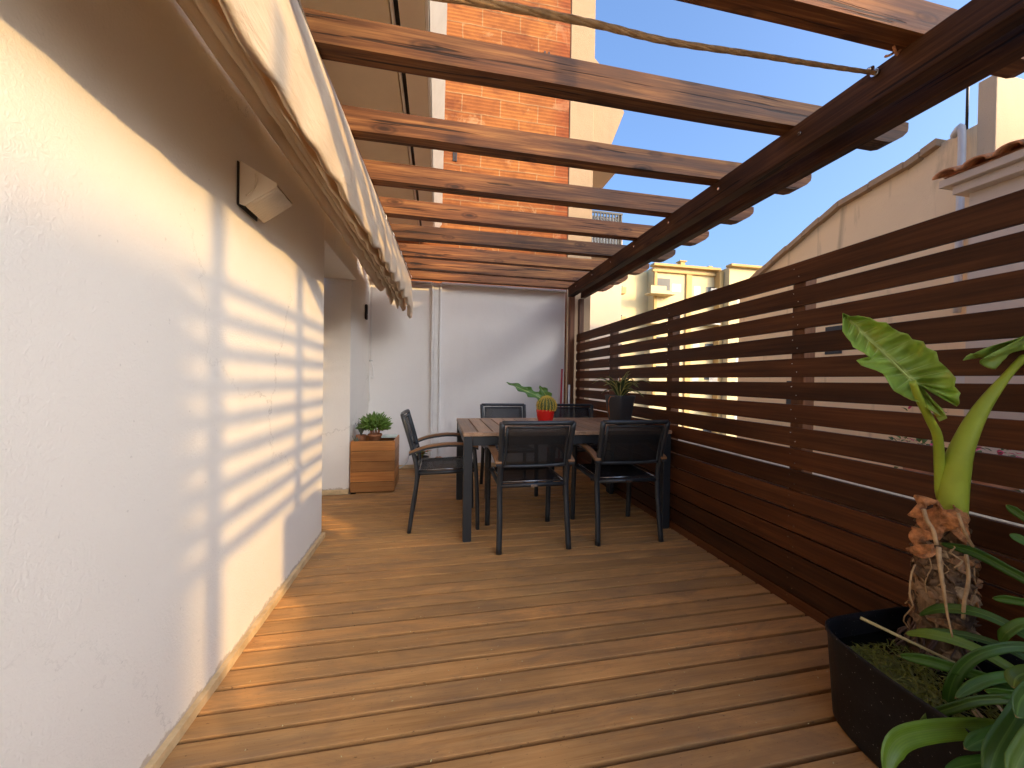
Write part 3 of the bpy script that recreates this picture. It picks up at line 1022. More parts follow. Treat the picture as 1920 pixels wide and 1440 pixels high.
def lobed_leaf(base, tip, width, nrm_, mat, name, parent, waves=7, droop=.02, seed=0, notch=.25, origin=None):
    base, tip = Vector(base), Vector(tip)
    ax = (tip-base)
    L = ax.length
    ax.normalize()
    nrm_ = Vector(nrm_); nrm_ = (nrm_-ax*nrm_.dot(ax)).normalized()
    sd = ax.cross(nrm_)
    d_ = MB()
    nl, nw = 26, 6
    rows_ = []
    for i in range(nl+1):
        t = i/nl
        env = (math.sin(math.pi*min(1, t*.92+.08))**.7)*(1-.25*t)
        wv = 1-notch*abs(math.sin(t*math.pi*waves))
        row = []
        for j in range(-nw, nw+1):
            u = j/nw
            h = .012*math.sin(t*math.pi*waves*2)*abs(u)*width/.12 - droop*t*t + .18*width*abs(u)*.5
            h += .01*noise.noise(Vector((t*4+seed, u*2, seed)))
            p = base + ax*(L*t - .1*L*abs(u)*(1-t)) + sd*(u*width/2*env*wv) + nrm_*h
            row.append(d_.bm.verts.new(p))
        rows_.append(row)
    for i in range(nl):
        for j in range(2*nw):
            d_.face([rows_[i][j], rows_[i][j+1], rows_[i+1][j+1], rows_[i+1][j]], .5, [(j/(2*nw), i/nl), ((j+1)/(2*nw), i/nl), ((j+1)/(2*nw), (i+1)/nl), (j/(2*nw), (i+1)/nl)], True)
    return d_.build(name, mat, parent, solid=.0015)
cu = thing('leafy_cutting', 'plant with two large green lobed leaves behind the yellow cactus', 'plant', (0, 0, 0))
cu.location = RP+Vector((-.01, .03, .10))
T = lambda px, py, d_: at(px, py, d_)-cu.location
lobed_leaf(T(1026, 752, 3.20), T(951, 715, 3.16), .125, (.15, -.8, .45), M['darkleaf'], 'leaf', cu, 4, .02, 2, .45)
lobed_leaf(T(1030, 752, 3.20), T(1012, 722, 3.26), .125, (-.1, -.9, .3), M['darkleaf'], 'leaf', cu, 3, .02, 5, .35)
d = MB()
d.tube(spline([Vector((0, 0, 0)), T(1024, 765, 3.2), T(1027, 752, 3.2)], 8), .006, 6)
d.build('stem', M['petiole'], cu)

# ------------------------------------------------------------------ grey pot with yellow-edged plant
GP = Vector((1.565, 3.03, TZ))
d = MB()
def rsq(cx, cy, z, hw_, rc=.02, seg=5):
    pts = []
    for qx, qy, a0 in ((1, 1, 0), (-1, 1, 90), (-1, -1, 180), (1, -1, 270)):
        for i in range(seg+1):
            a = R(a0+90*i/seg)
            pts.append(Vector((cx+qx*(hw_-rc)+rc*math.cos(a), cy+qy*(hw_-rc)+rc*math.sin(a), z)))
    return pts
def loft(d_, loops, cap0=True, cap1=True, smooth=True):
    rings = [[d_.bm.verts.new(p) for p in lp] for lp in loops]
    for a, b in zip(rings, rings[1:]):
        k_ = len(a)
        for j in range(k_):
            d_.face([a[j], a[(j+1) % k_], b[(j+1) % k_], b[j]], .5, None, smooth)
    if cap0: d_.face(list(reversed(rings[0])), .5)
    if cap1: d_.face(rings[-1], .5)
loft(d, [rsq(0, 0, 0, .066), rsq(0, 0, .002, .068), rsq(0, 0, .24, .096), rsq(0, 0, .252, .098), rsq(0, 0, .254, .096), rsq(0, 0, .252, .091), rsq(0, 0, .215, .088)])
gp = d.build('grey_pot', M['anthra'], tag_=('tall tapered anthracite square pot on the table by the fence', 'flower pot'))
gp.location = GP; gp.rotation_euler = (0, 0, R(22))
d = MB(); loft(d, [rsq(0, 0, .216, .087), rsq(0, 0, .222, .080)]); d.build('soil', M['soil'], gp)
sp_ = thing('variegated_plant', 'spiky plant with yellow edged leaves in the anthracite pot', 'plant', GP+Vector((0, 0, .22)))
r2 = random.Random(11)
for i in range(30):
    a = r2.uniform(0, 2*math.pi); el = r2.uniform(.15, 1.35)
    L = r2.uniform(.17, .29)
    h = Vector((math.cos(a), math.sin(a), 0))
    b0 = h*r2.uniform(0, .03)
    p1 = b0+h*L*.35*math.cos(el)+Vector((0, 0, L*.5*math.sin(el)+.02))
    p2 = b0+h*L*.75*math.cos(el)+Vector((0, 0, L*.85*math.sin(el)))
    p3 = b0+h*L*1.05*math.cos(el)*1.1+Vector((0, 0, L*(math.sin(el)-.25*math.cos(el))))
    d = MB(); d.strap([b0, p1, p2, p3], .044, .5, prof=lambda t: (.55+.9*t if t < .45 else .955)*(1-max(0, (t-.45)/.55)**1.6), seg=10)
    d.build('leaf', M['varieg'], sp_, solid=.0012)
for a, L in ((2.6, .19), (1.2, .20), (4.5, .12)):
    h = Vector((math.cos(a), math.sin(a), 0))
    d = MB(); d.strap([Vector((0, 0, 0)), h*.03+Vector((0, 0, L*.6)), h*.035+Vector((0, 0, L))], .022, .3, seg=8)
    d.build('bract', M['orange_tip'], sp_, solid=.0012)
d = MB()
d.strap([Vector((-.04, -.05, .01)), Vector((-.12, -.06, .02)), Vector((-.135, -.06, -.07)), Vector((-.12, -.055, -.16))], .016, .3, seg=10)
d.build('bract', M['orange_tip'], sp_, solid=.0012)

# ------------------------------------------------------------------ wooden planter box by the house wall
bx = thing('planter_box', 'square honey brown planter box of five boards against the left wall', 'planter', (-.62, 4.085, 0))
X0, X1, Y0, Y1 = -.828, -.412, 3.872, 4.295
def bxp(d_, nm, mat, bevel=.003):
    o_ = d_.build(nm, mat, bx, bevel=bevel); o_.location = (.62, -4.085, 0); return o_
for nm, (a, b, c, e) in (('board_panel', (X0, X1, Y0, Y0+.018)), ('board_panel', (X0, X1, Y1-.018, Y1)), ('board_panel', (X0, X0+.018, Y0+.0185, Y1-.0185)), ('board_panel', (X1-.018, X1, Y0+.0185, Y1-.0185))):
    d = MB()
    for k in range(5):
        d.box(a, b, c, e, .012+k*.101, .012+k*.101+.0975)
    bxp(d, nm, M['box_wood'])
d = MB(); d.box(X0+.0185, X1-.0185, Y0+.0185, Y1-.0185, .006, .455); bxp(d, 'soil', M['soil'], 0)
d = MB(); d.box(-.62, -.425, 4.13, 4.285, .505, .519); d.box(-.612, -.433, 4.138, 4.277, .5195, .521)
d.build('shallow_tray', M['tray'], bevel=.002, tag_=('pale green shallow tray lying on the back of the brown planter box', 'tray'))
# terracotta pot with a bushy succulent
PP = Vector((-.625, 4.02, .457))
d = MB(); d.lathe([(0, 0), (.045, 0), (.062, .085), (.070, .088), (.070, .108), (.062, .108), (.058, .085), (0, .083)], (0, 0, 0), 28)
o = d.build('terracotta_pot', M['terracotta'], tag_=('terracotta pot standing in the brown planter box', 'flower pot')); o.location = PP
sc2 = thing('bushy_succulent', 'round bright green finger leaved succulent in the terracotta pot', 'plant', PP+Vector((0, 0, .085)))
r3 = random.Random(5)
d = MB()
for i in range(520):
    a = r3.uniform(0, 2*math.pi); el = math.asin(r3.uniform(-.15, 1))
    dr_ = Vector((math.cos(a)*math.cos(el), math.sin(a)*math.cos(el), math.sin(el)))
    rr = r3.uniform(.10, .175)
    c0 = Vector((0, 0, .075))+Vector((dr_.x*rr*.55, dr_.y*rr*.55, dr_.z*rr*.45))
    tipp = Vector((0, 0, .085))+Vector((dr_.x*rr*1.0, dr_.y*rr*1.0, dr_.z*rr*.95))+Vector((r3.uniform(-.02, .02), r3.uniform(-.02, .02), r3.uniform(-.005, .02)))
    mid = c0.lerp(tipp, .5)+Vector((r3.uniform(-.012, .012), r3.uniform(-.012, .012), .008))
    d.tube(spline([c0, mid, tipp], 5), [.0035, .006, .0072, .007, .006, .0025], 5, r=r3.random())
d.build('foliage', M['succ'], sc2)
d = MB()
for i in range(9):
    a = i*.7; d.tube(spline([Vector((.02*math.cos(a), .02*math.sin(a), -.01)), Vector((.045*math.cos(a), .045*math.sin(a), .05)), Vector((.05*math.cos(a+.3), .05*math.sin(a+.3), .12))], 6), .006, 6)
d.build('stems', M['terracotta'], sc2)
# grey spiky plants in small pots beside it
for k, (x, y, n_, h_, lab) in enumerate(((-.765, 4.05, 15, .17, 'grey spiky agave in a small pot beside the bushy succulent'), (-.79, 3.925, 8, .11, 'thin dark spiky seedling at the front left corner of the planter box'))):
    t = thing('spiky_plant', lab, 'plant', (x, y, .457))
    if k == 0:
        d = MB(); d.lathe([(0, 0), (.038, 0), (.050, .085), (.050, .095), (.044, .095), (0, .085)], (x, y, .457), 20)
        o = d.build('small_pot', M['terracotta'], origin=(x, y, .457), tag_=('small terracotta pot in the left corner of the planter box', 'flower pot'))
    z0 = .085 if k == 0 else 0
    for i in range(n_):
        a = i*2.4; el = .35+1.1*i/n_; L = h_*r3.uniform(.8, 1.1)
        h = Vector((math.cos(a)*math.cos(el)*.45, math.sin(a)*math.cos(el)*.45, 0))
        d = MB(); d.strap([Vector((0, 0, z0)), h*L*.6+Vector((0, 0, z0+L*.5)), h*L*1.0+Vector((0, 0, z0+L*(.6+.4*math.sin(el))))], .016, .6, seg=7)
        d.build('leaf', M['greyleaf'], t, solid=.002)

# things at the foot of the end wall
def small_pot(x, y, r_, h_, mat, lab):
    d_ = MB(); d_.lathe([(0, 0), (r_*.72, 0), (r_, h_), (r_*1.02, h_), (r_*.94, h_), (r_*.9, h_*.85), (0, h_*.84)], (0, 0, 0), 24)
    o_ = d_.build('flower_pot', mat, tag_=(lab, 'flower pot')); o_.location = (x, y, 0)
    return o_
small_pot(-.185, 4.62, .09, .20, M['rubber'], 'black pot on the deck before the white end wall, seen through the side-on chair')
t = thing('pot_plant', 'small green and yellow plant in the black pot before the end wall', 'plant', (-.185, 4.62, .17))
for i in range(26):
    a = i*2.39; L = r3.uniform(.07, .14); h = Vector((math.cos(a), math.sin(a), 0))
    d = MB(); d.strap([Vector((0, 0, 0)), h*L*.4+Vector((0, 0, L*.7)), h*L+Vector((0, 0, L*.75))], .035, .3, seg=7)
    d.build('leaf', M['strap2'] if i % 3 else M['orange_tip'], t, solid=.001)
d = MB(); d.lathe([(.058, -.012), (.070, -.012), (.075, 0), (.070, .012), (.058, .012), (.054, 0), (.058, -.012)], (0, 0, 0), 28); 
ring = d.build('brown_ring', M['terracotta'], tag_=('brown hoop leaning upright against the foot of the end wall', 'hoop'))
ring.location = (.02, 4.86, .075); ring.rotation_euler = (R(85), 0, 0)
d = MB(); d.tube(spline([Vector((-.34, 4.87, .25)), Vector((-.36, 4.84, .10)), Vector((-.45, 4.80, .03)), Vector((-.55, 4.82, .008))], 14), .005, 6)
d.build('grey_cable', M['white_grey'], origin=(-.5, 4.85, 0), tag_=('thin grey cable hanging down to the deck by the end wall', 'cable'))
br_ = thing('broom', 'broom with a red handle leaning in the far right corner', 'broom', (1.60, 4.78, 0))
d = MB(); d.tube([(.0, 0, .10), (.055, .09, 1.30)], .0115, 10); d.build('handle', M['red_pole'], br_)
d = MB(); d.box(-.12, .12, -.02, .02, .055, .10); d.build('head', M['red_pole'], br_, bevel=.006)
d = MB()
for i in range(60):
    x = rnd.uniform(-.115, .115); y = rnd.uniform(-.016, .016)
    d.tube([(x, y, .056), (x*1.08, y*1.3, .003)], .002, 4)
d.build('bristles', M['rubber'], br_)
d = MB(); d.tube([(1.675, 4.62, .0), (1.677, 4.64, 1.09)], .013, 10)
d.build('white_pole', M['white'], origin=(1.675, 4.62, 0), tag_=('thin white pole standing against the fence end in the far corner', 'pole'))

# ------------------------------------------------------------------ black tub with pond water
tubL = [(1.322, 1.045), (1.290, .985), (1.268, .86), (1.262, .70), (1.275, .50), (1.33, .42), (1.62, .40), (1.74, .43), (1.775, .50), (1.780, .95), (1.765, 1.06), (1.72, 1.088), (1.50, 1.083), (1.37, 1.073)]
cx_, cy_ = 1.53, .76
def ringz(z, s_):
    P_ = [Vector((x, y, 0)) for x, y in tubL]
    n_ = len(P_); out = []
    for i in range(n_):
        a, b, c, e = P_[(i-1) % n_], P_[i], P_[(i+1) % n_], P_[(i+2) % n_]
        for t in (0, .33, .66):
            q = .5*((2*b)+(c-a)*t+(2*a-5*b+4*c-e)*t*t+(3*b-a-3*c+e)*t**3)
            out.append(Vector((cx_+(q.x-cx_)*s_, cy_+(q.y-cy_)*s_, z+.004*noise.noise(q*4) if z > .2 else z)))
    return out
d = MB()
loft(d, [ringz(.0, .90), ringz(.012, .93), ringz(.28, .985), ringz(.289, 1.0), ringz(.302, 1.002), ringz(.306, .995), ringz(.302, .978), ringz(.285, .970), ringz(.02, .90)])
tub = d.build('black_tub', M['tub'], origin=(cx_, cy_, 0), tag_=('scuffed black plastic tub filled with dark water, in the near right corner', 'tub'))
d = MB(); loft(d, [ringz(.235, .955), ringz(.2355, .95)])
wt = d.build('water', M['water'], tub); wt.location = (-cx_, -cy_, 0)
# floating weed: matted small blades, thickest at the left
r4 = random.Random(3)
d = MB()
for i in range(1500):
    x = 1.335+abs(r4.gauss(0, .11)); y = r4.gauss(.90, .11)
    if not (1.34 < x < 1.70 and .56 < y < 1.01): continue
    a = r4.gauss(.9, .8); L = r4.uniform(.018, .060)
    h = Vector((math.cos(a), math.sin(a), 0))*L
    z = .237+r4.uniform(0, .008)
    p = Vector((x, y, z))
    d.strap([p-h*.5, p+Vector((0, 0, r4.uniform(.002, .009))), p+h*.5+Vector((0, 0, r4.uniform(-.004, .004)))], r4.uniform(.0025, .007), .5, seg=3)
d.build('pond_weed', M['weed'], origin=(1.4, .9, .237), tag_=('olive green matted weed floating on the tub water', 'pond weed', None, 'stuff'))
d = MB(); d.tube([at(1613, 1158, 1.27), at(1790, 1243, 1.12)], [.0055, .004], 8)
d.build('dry_stalk', M['cane'], origin=at(1613, 1158, 1.27), tag_=('pale straight dry stalk lying across the tub rim', 'stalk'))

# ------------------------------------------------------------------ elephant ear plant
AB = Vector((1.640, .935, .22))
al = thing('elephant_ear', 'elephant ear plant with shaggy dry trunk rising from the black tub', 'plant', AB)
L_ = lambda v_: Vector(v_)-AB
# shaggy trunk
d = MB()
prof = [(.052, 0), (.054, .05), (.058, .12), (.060, .20), (.060, .28), (.056, .36), (.050, .42), (.042, .47), (.030, .50)]
rows = []
for (q, z) in prof:
    row = []
    for j in range(30):
        th = 2*math.pi*j/30
        rr = q*(1+.16*noise.noise(Vector((math.cos(th)*2, math.sin(th)*2, z*14))))
        row.append(d.bm.verts.new((math.cos(th)*rr+.018*math.sin(z*6), math.sin(th)*rr, z)))
    rows.append(row)
for a, b in zip(rows, rows[1:]):
    for j in range(30):
        d.face([a[j], a[(j+1) % 30], b[(j+1) % 30], b[j]], .5, None, True)
d.build('trunk', M['sheath'], al)
# overlapping dry leaf bases wound round the trunk
r5 = random.Random(21)
d = MB()
for i in range(170):
    z = .02+.42*(i/170)+r5.uniform(-.02, .02); a0 = r5.uniform(0, 2*math.pi)
    tw = r5.choice((-1, 1))*r5.uniform(.3, 1.3); dzz = r5.uniform(.02, .12)
    pts = []
    for k in range(6):
        t = k/5
        zz = z+dzz*t-.05*t*t; a = a0+tw*t
        q = .057+.008*math.sin(math.pi*min(1, zz/.42)) + .004*math.sin(k*1.7+i)+.008*t*t - max(0, (zz-.38))*.12
        pts.append(Vector((math.cos(a)*q+.018*math.sin(zz*6), math.sin(a)*q, zz)))
    w0 = r5.uniform(.018, .060)
    d.strap(pts, w0, .35, side=Vector((0, 0, 1)) if abs(tw) > .5 else Vector((-math.sin(a0), math.cos(a0), .3)), seg=9, prof=lambda t: (.8-.6*t)+.3*math.sin(math.pi*t))
jitter(d.bm, .0035, 40., 3)
d.build('dry_sheath', M['sheath'], al, solid=.0014)
d = MB()
for i in range(13):
    a = r5.uniform(0, 2*math.pi); z = r5.uniform(.12, .44); L = r5.uniform(.06, .24)
    pts = [Vector((math.cos(a)*.060, math.sin(a)*.060, z))]
    for k in range(1, 6):
        pts.append(Vector((math.cos(a+.10*k*r5.uniform(-1, 1))*(.069+.004*k*r5.random())+.018*math.sin(z*6), math.sin(a+.10*k*r5.uniform(-1, 1))*(.069+.004*k*r5.random()), max(.012, z-L*k/5))))
    d.tube(spline(pts, 10), r5.uniform(.0012, .0030), 5)
d.build('hanging_fibres', M['fibre'], al)
d = MB()
for i in range(26):
    a = r5.uniform(1.2, 5.2); z = r5.uniform(.03, .13)
    pts = [Vector((math.cos(a)*.055, math.sin(a)*.055, z))]
    q = .055
    for k in range(1, 5):
        q += r5.uniform(.003, .018); a += r5.uniform(-.25, .25)
        pts.append(Vector((math.cos(a)*q, math.sin(a)*q, max(.018, z-k*.028+r5.uniform(-.01, .02)))))
    d.tube(spline(pts, 10), r5.uniform(.002, .0045), 5)
d.build('roots', M['fibre_dark'], al)
# big dry sheath at the top, curling open
def crumple(outline, normal, amp, seed, mat, nm, ctr=None):
    d_ = MB()
    P0_ = [Vector(p) for p in outline]
    P_ = []
    for i in range(len(P0_)):
        a, b, c, e = P0_[i-1], P0_[i], P0_[(i+1) % len(P0_)], P0_[(i+2) % len(P0_)]
        for t in (0, .25, .5, .75):
            P_.append(.5*((2*b)+(c-a)*t+(2*a-5*b+4*c-e)*t*t+(3*b-a-3*c+e)*t**3))
    c_ = ctr or sum(P_, Vector())/len(P_)
    nr_ = Vector(normal).normalized()
    K = 12
    prev = None
    n_ = len(P_)
    rings = []
    for k in range(K+1):
        t = k/K
        ring_ = []
        for i, p in enumerate(P_):
            q = c_.lerp(p, t)
            h = amp*(noise.noise(q*26+Vector((seed, 0, 0)))+.6*noise.noise(q*70+Vector((0, seed, 0)))) + amp*1.3*(t*t)*math.sin(i*.62+seed)
            ring_.append(q+nr_*(h-amp*1.5*t*t))
        rings.append(ring_)
    V_ = [[d_.bm.verts.new(p) for p in r_] for r_ in rings[1:]]
    c0 = d_.bm.verts.new(rings[0][0])
    for i in range(n_):
        d_.face([c0, V_[0][i], V_[0][(i+1) % n_]], .5, None, True)
    for a, b in zip(V_, V_[1:]):
        for i in range(n_):
            d_.face([a[i], b[i], b[(i+1) % n_], a[(i+1) % n_]], .5, None, True)
    return d_.build(nm, mat, al, solid=.002)
A = lambda px, py, d_: at(px, py, d_)-AB
DT = 1.172
PT = 1.235
crumple([A(1752, 938, DT+.02), A(1775, 944, DT-.02), A(1792, 958, DT-.04), A(1806, 990, DT-.05), A(1800, 1012, DT-.04), A(1770, 1016, DT-.03), A(1752, 1000, DT), A(1750, 970, DT+.01)], -FW, .018, 1., M['dry'], 'dry_bract')
crumple([A(1788, 955, DT-.03), A(1824, 955, DT), A(1828, 968, DT+.01), A(1816, 995, DT), A(1824, 1022, DT), A(1810, 1020, DT-.02), A(1798, 985, DT-.05)], -FW, .016, 2., M['dry'], 'dry_bract')
crumple([A(1726, 940, DT+.02), A(1740, 933, DT), A(1756, 940, DT), A(1748, 950, DT), A(1734, 962, DT-.01), A(1728, 975, DT), A(1722, 968, DT+.01)], -FW, .011, 3., M['dry'], 'dry_bract')
crumple([A(1730, 996, DT), A(1752, 1000, DT-.03), A(1756, 1012, DT-.03), A(1738, 1022, DT-.02), A(1722, 1028, DT), A(1722, 1015, DT)], -FW, .013, 4., M['dry'], 'dry_bract')
crumple([A(1714, 1036, DT), A(1740, 1022, DT-.03), A(1762, 1024, DT-.05), A(1766, 1040, DT-.05), A(1740, 1050, DT-.04), A(1724, 1044, DT-.01)], -FW, .010, 5., M['dry'], 'dry_bract')
crumple([A(1820, 1045, DT+.02), A(1838, 1052, DT+.02), A(1852, 1070, DT+.01), A(1838, 1066, DT), A(1822, 1060, DT)], -FW, .006, 6., M['dry'], 'dry_bract')
d = MB()
d.tube(spline([A(1732, 955, DT-.01), A(1738, 975, DT-.03), A(1750, 995, DT-.05), A(1756, 1022, DT-.06)], 12), .0055, 6)
d.tube(spline([A(1796, 962, DT-.05), A(1806, 990, DT-.06), A(1818, 1015, DT-.05), A(1824, 1024, DT-.03)], 12), .0045, 6)
d.tube(spline([A(1760, 1026, DT-.07), A(1762, 1060, DT-.09), A(1770, 1110, DT-.10), A(1776, 1150, DT-.10), A(1786, 1195, DT-.11)], 20), [.006-.0002*i for i in range(21)], 6)
d.tube(spline([A(1812, 1040, DT-.04), A(1816, 1085, DT-.04), A(1808, 1130, DT-.04), A(1806, 1160, DT-.03)], 14), .005, 6)
d.tube(spline([A(1716, 1058, DT), A(1708, 1080, DT), A(1706, 1115, DT), A(1712, 1135, DT)], 14), .0028, 6)
d.build('dry_stem', M['fibre'], al)
# petioles
d = MB()
pl = spline([A(1786, 965, PT+.0), A(1766, 930, PT+.01), A(1762, 880, PT), A(1758, 820, PT-.03), A(1745, 790, PT-.05), A(1722, 745, PT-.07), A(1711, 716, PT-.08)], 26)
d.tube(pl, [.016-.0003*i for i in range(27)], 10)
d.build('petiole', M['petiole'], al)
d = MB()
pl2 = spline([A(1785, 965, PT-.02), A(1790, 900, PT-.02), A(1800, 850, PT-.03), A(1832, 780, PT-.04), A(1875, 720, PT-.05), A(1925, 665, PT-.06), A(1990, 605, PT-.07)], 30)
d.tube(pl2, [.036-.0002*i if i < 8 else max(.011, .034-.0017*(i-8)) for i in range(31)], 14, flat=.8)
d.build('petiole', M['petiole'], al)
# big leaf traced as its own surface with ripples between the veins
Z = lambda x, y: (1560+x/4.8, 560+y/4.8)
up_edge = [(97, 130), (165, 160), (235, 155), (345, 175), (410, 210), (490, 215), (540, 265), (600, 295), (685, 320), (720, 365), (820, 385), (850, 440), (940, 480), (960, 560), (1010, 605), (1060, 650), (1115, 715), (1100, 790), (1155, 850), (1140, 890), (1145, 945), (1125, 970), (1070, 940), (1000, 890), (900, 835), (815, 785), (745, 765)]
lo_edge = [(97, 130), (98, 200), (95, 290), (130, 345), (170, 390), (190, 435), (235, 460), (290, 490), (330, 520), (350, 545), (260, 540), (220, 555), (262, 600), (400, 645), (460, 675), (480, 705), (530, 790), (560, 830), (640, 875), (720, 915), (820, 935), (850, 990), (930, 1025), (985, 1060), (965, 1105), (1035, 1075), (1000, 1000), (950, 955), (890, 895), (830, 820), (745, 765)]
mid = [(97, 130), (200, 235), (310, 350), (430, 455), (550, 570), (640, 660), (700, 720), (745, 765)]
def poly_at(P_, t):
    u = t*(len(P_)-1); k = min(int(u), len(P_)-2); f = u-k
    return (P_[k][0]+(P_[k+1][0]-P_[k][0])*f, P_[k][1]+(P_[k+1][1]-P_[k][1])*f)
def leaf_depth(x, y):
    # plane leaning away at the tip
    return 1.20 + .12*(1-(x-97)/(1150-97)) - .05*((y-130)/970)
def leaf3(x, y, h=0):
    px, py = Z(x, y)
    return at(px, py, leaf_depth(x, y)+h)-AB
def edge_dense(E_, m=4):
    out = []
    for i in range(len(E_)-1):
        for k in range(m):
            f = k/m
            out.append((E_[i][0]+(E_[i+1][0]-E_[i][0])*f, E_[i][1]+(E_[i+1][1]-E_[i][1])*f))
    out.append(E_[-1])
    return out
lf = MB()
veins = MB()
for E_, sgn, nb in ((up_edge, 1, 17), (lo_edge, -1, 19)):
    D_ = edge_dense(E_)
    n_ = len(D_)
    rows = []
    for i, (ex, ey) in enumerate(D_):
        t = min(1, (i/(nb*4)))
        mxp = poly_at(mid, min(1, (t**1.15)*.985+.0))
        row = []
        K = 10
        for k in range(K+1):
            u = k/K
            # veins sweep toward the tip: bow the strip
            x = mxp[0]+(ex-mxp[0])*u; y = mxp[1]+(ey-mxp[1])*u
            rip = .007*math.sin(i/4*2*math.pi/2)*math.sin(math.pi*min(1, u*.9+.05))
            cup = -.035*u*u + .012*noise.noise(Vector((x*.008, y*.008, 3)))
            edgew = .008*math.sin(i*.55)*u**3
            row.append(lf.bm.verts.new(leaf3(x, y, rip+cup+edgew)))
        rows.append(row)
        if i % 8 == 4 and 0 < t <= 1 and i < n_-12:
            veins.tube([leaf3(mxp[0]+(ex-mxp[0])*u, mxp[1]+(ey-mxp[1])*u, -.035*u*u+.012*noise.noise(Vector(((mxp[0]+(ex-mxp[0])*u)*.008, (mxp[1]+(ey-mxp[1])*u)*.008, 3)))+.007*math.sin(i/4*math.pi)*math.sin(math.pi*min(1, u*.9+.05))-.0022) for u in [k/9*.93 for k in range(10)]], [.0014*(1-.08*k) for k in range(10)], 5)
    for a, b in zip(rows, rows[1:]):
        for k in range(K):
            vs = [a[k], b[k], b[k+1], a[k+1]]
            lf.face(vs, .5, [(.5+.5*k/K, 0), (.5+.5*k/K, .1), (.5+.5*(k+1)/K, .1), (.5+.5*(k+1)/K, 0)], True)
bmesh.ops.remove_doubles(lf.bm, verts=lf.bm.verts, dist=.0004)
leaf_o = lf.build('leaf', M['aloc'], al, solid=.0016)
veins.tube([leaf3(*poly_at(mid, k/12), -.0030) for k in range(13)], [.0009+.00018*k for k in range(13)], 6)
veins.build('veins', M['vein'], leaf_o)
# second leaf, mostly beyond the frame: edge-on blade with curled lobe
d = MB()
g0 = [A(1806, 674, 1.18), A(1850, 652, 1.17), A(1920, 630, 1.15), A(2010, 585, 1.13), A(2110, 560, 1.12)]
g1 = [A(1806, 676, 1.18), A(1852, 668, 1.21), A(1925, 655, 1.26), A(2010, 640, 1.30), A(2110, 600, 1.25)]
a_, b_ = spline(g0, 24), spline(g1, 24)
rows = []
for i in range(25):
    rows.append([d.bm.verts.new(a_[i].lerp(b_[i], k/6)+Vector((0, 0, .012*math.sin(i*.9)*math.sin(math.pi*k/6)))) for k in range(7)])
for a, b in zip(rows, rows[1:]):
    for k in range(6):
        d.face([a[k], a[k+1], b[k+1], b[k]], .5, [(k/6, 0), ((k+1)/6, 0), ((k+1)/6, 1), (k/6, 1)], True)
o = d.build('leaf', M['aloc'], al, solid=.0016)
lobed = [A(1848, 672, 1.15), A(1872, 662, 1.14), A(1905, 640, 1.14), A(1945, 625, 1.14), A(1950, 648, 1.17), A(1915, 655, 1.17), A(1885, 672, 1.16), A(1866, 692, 1.16), A(1850, 684, 1.16)]
crumple(lobed, -FW, .006, 9., M['aloc'], 'leaf')

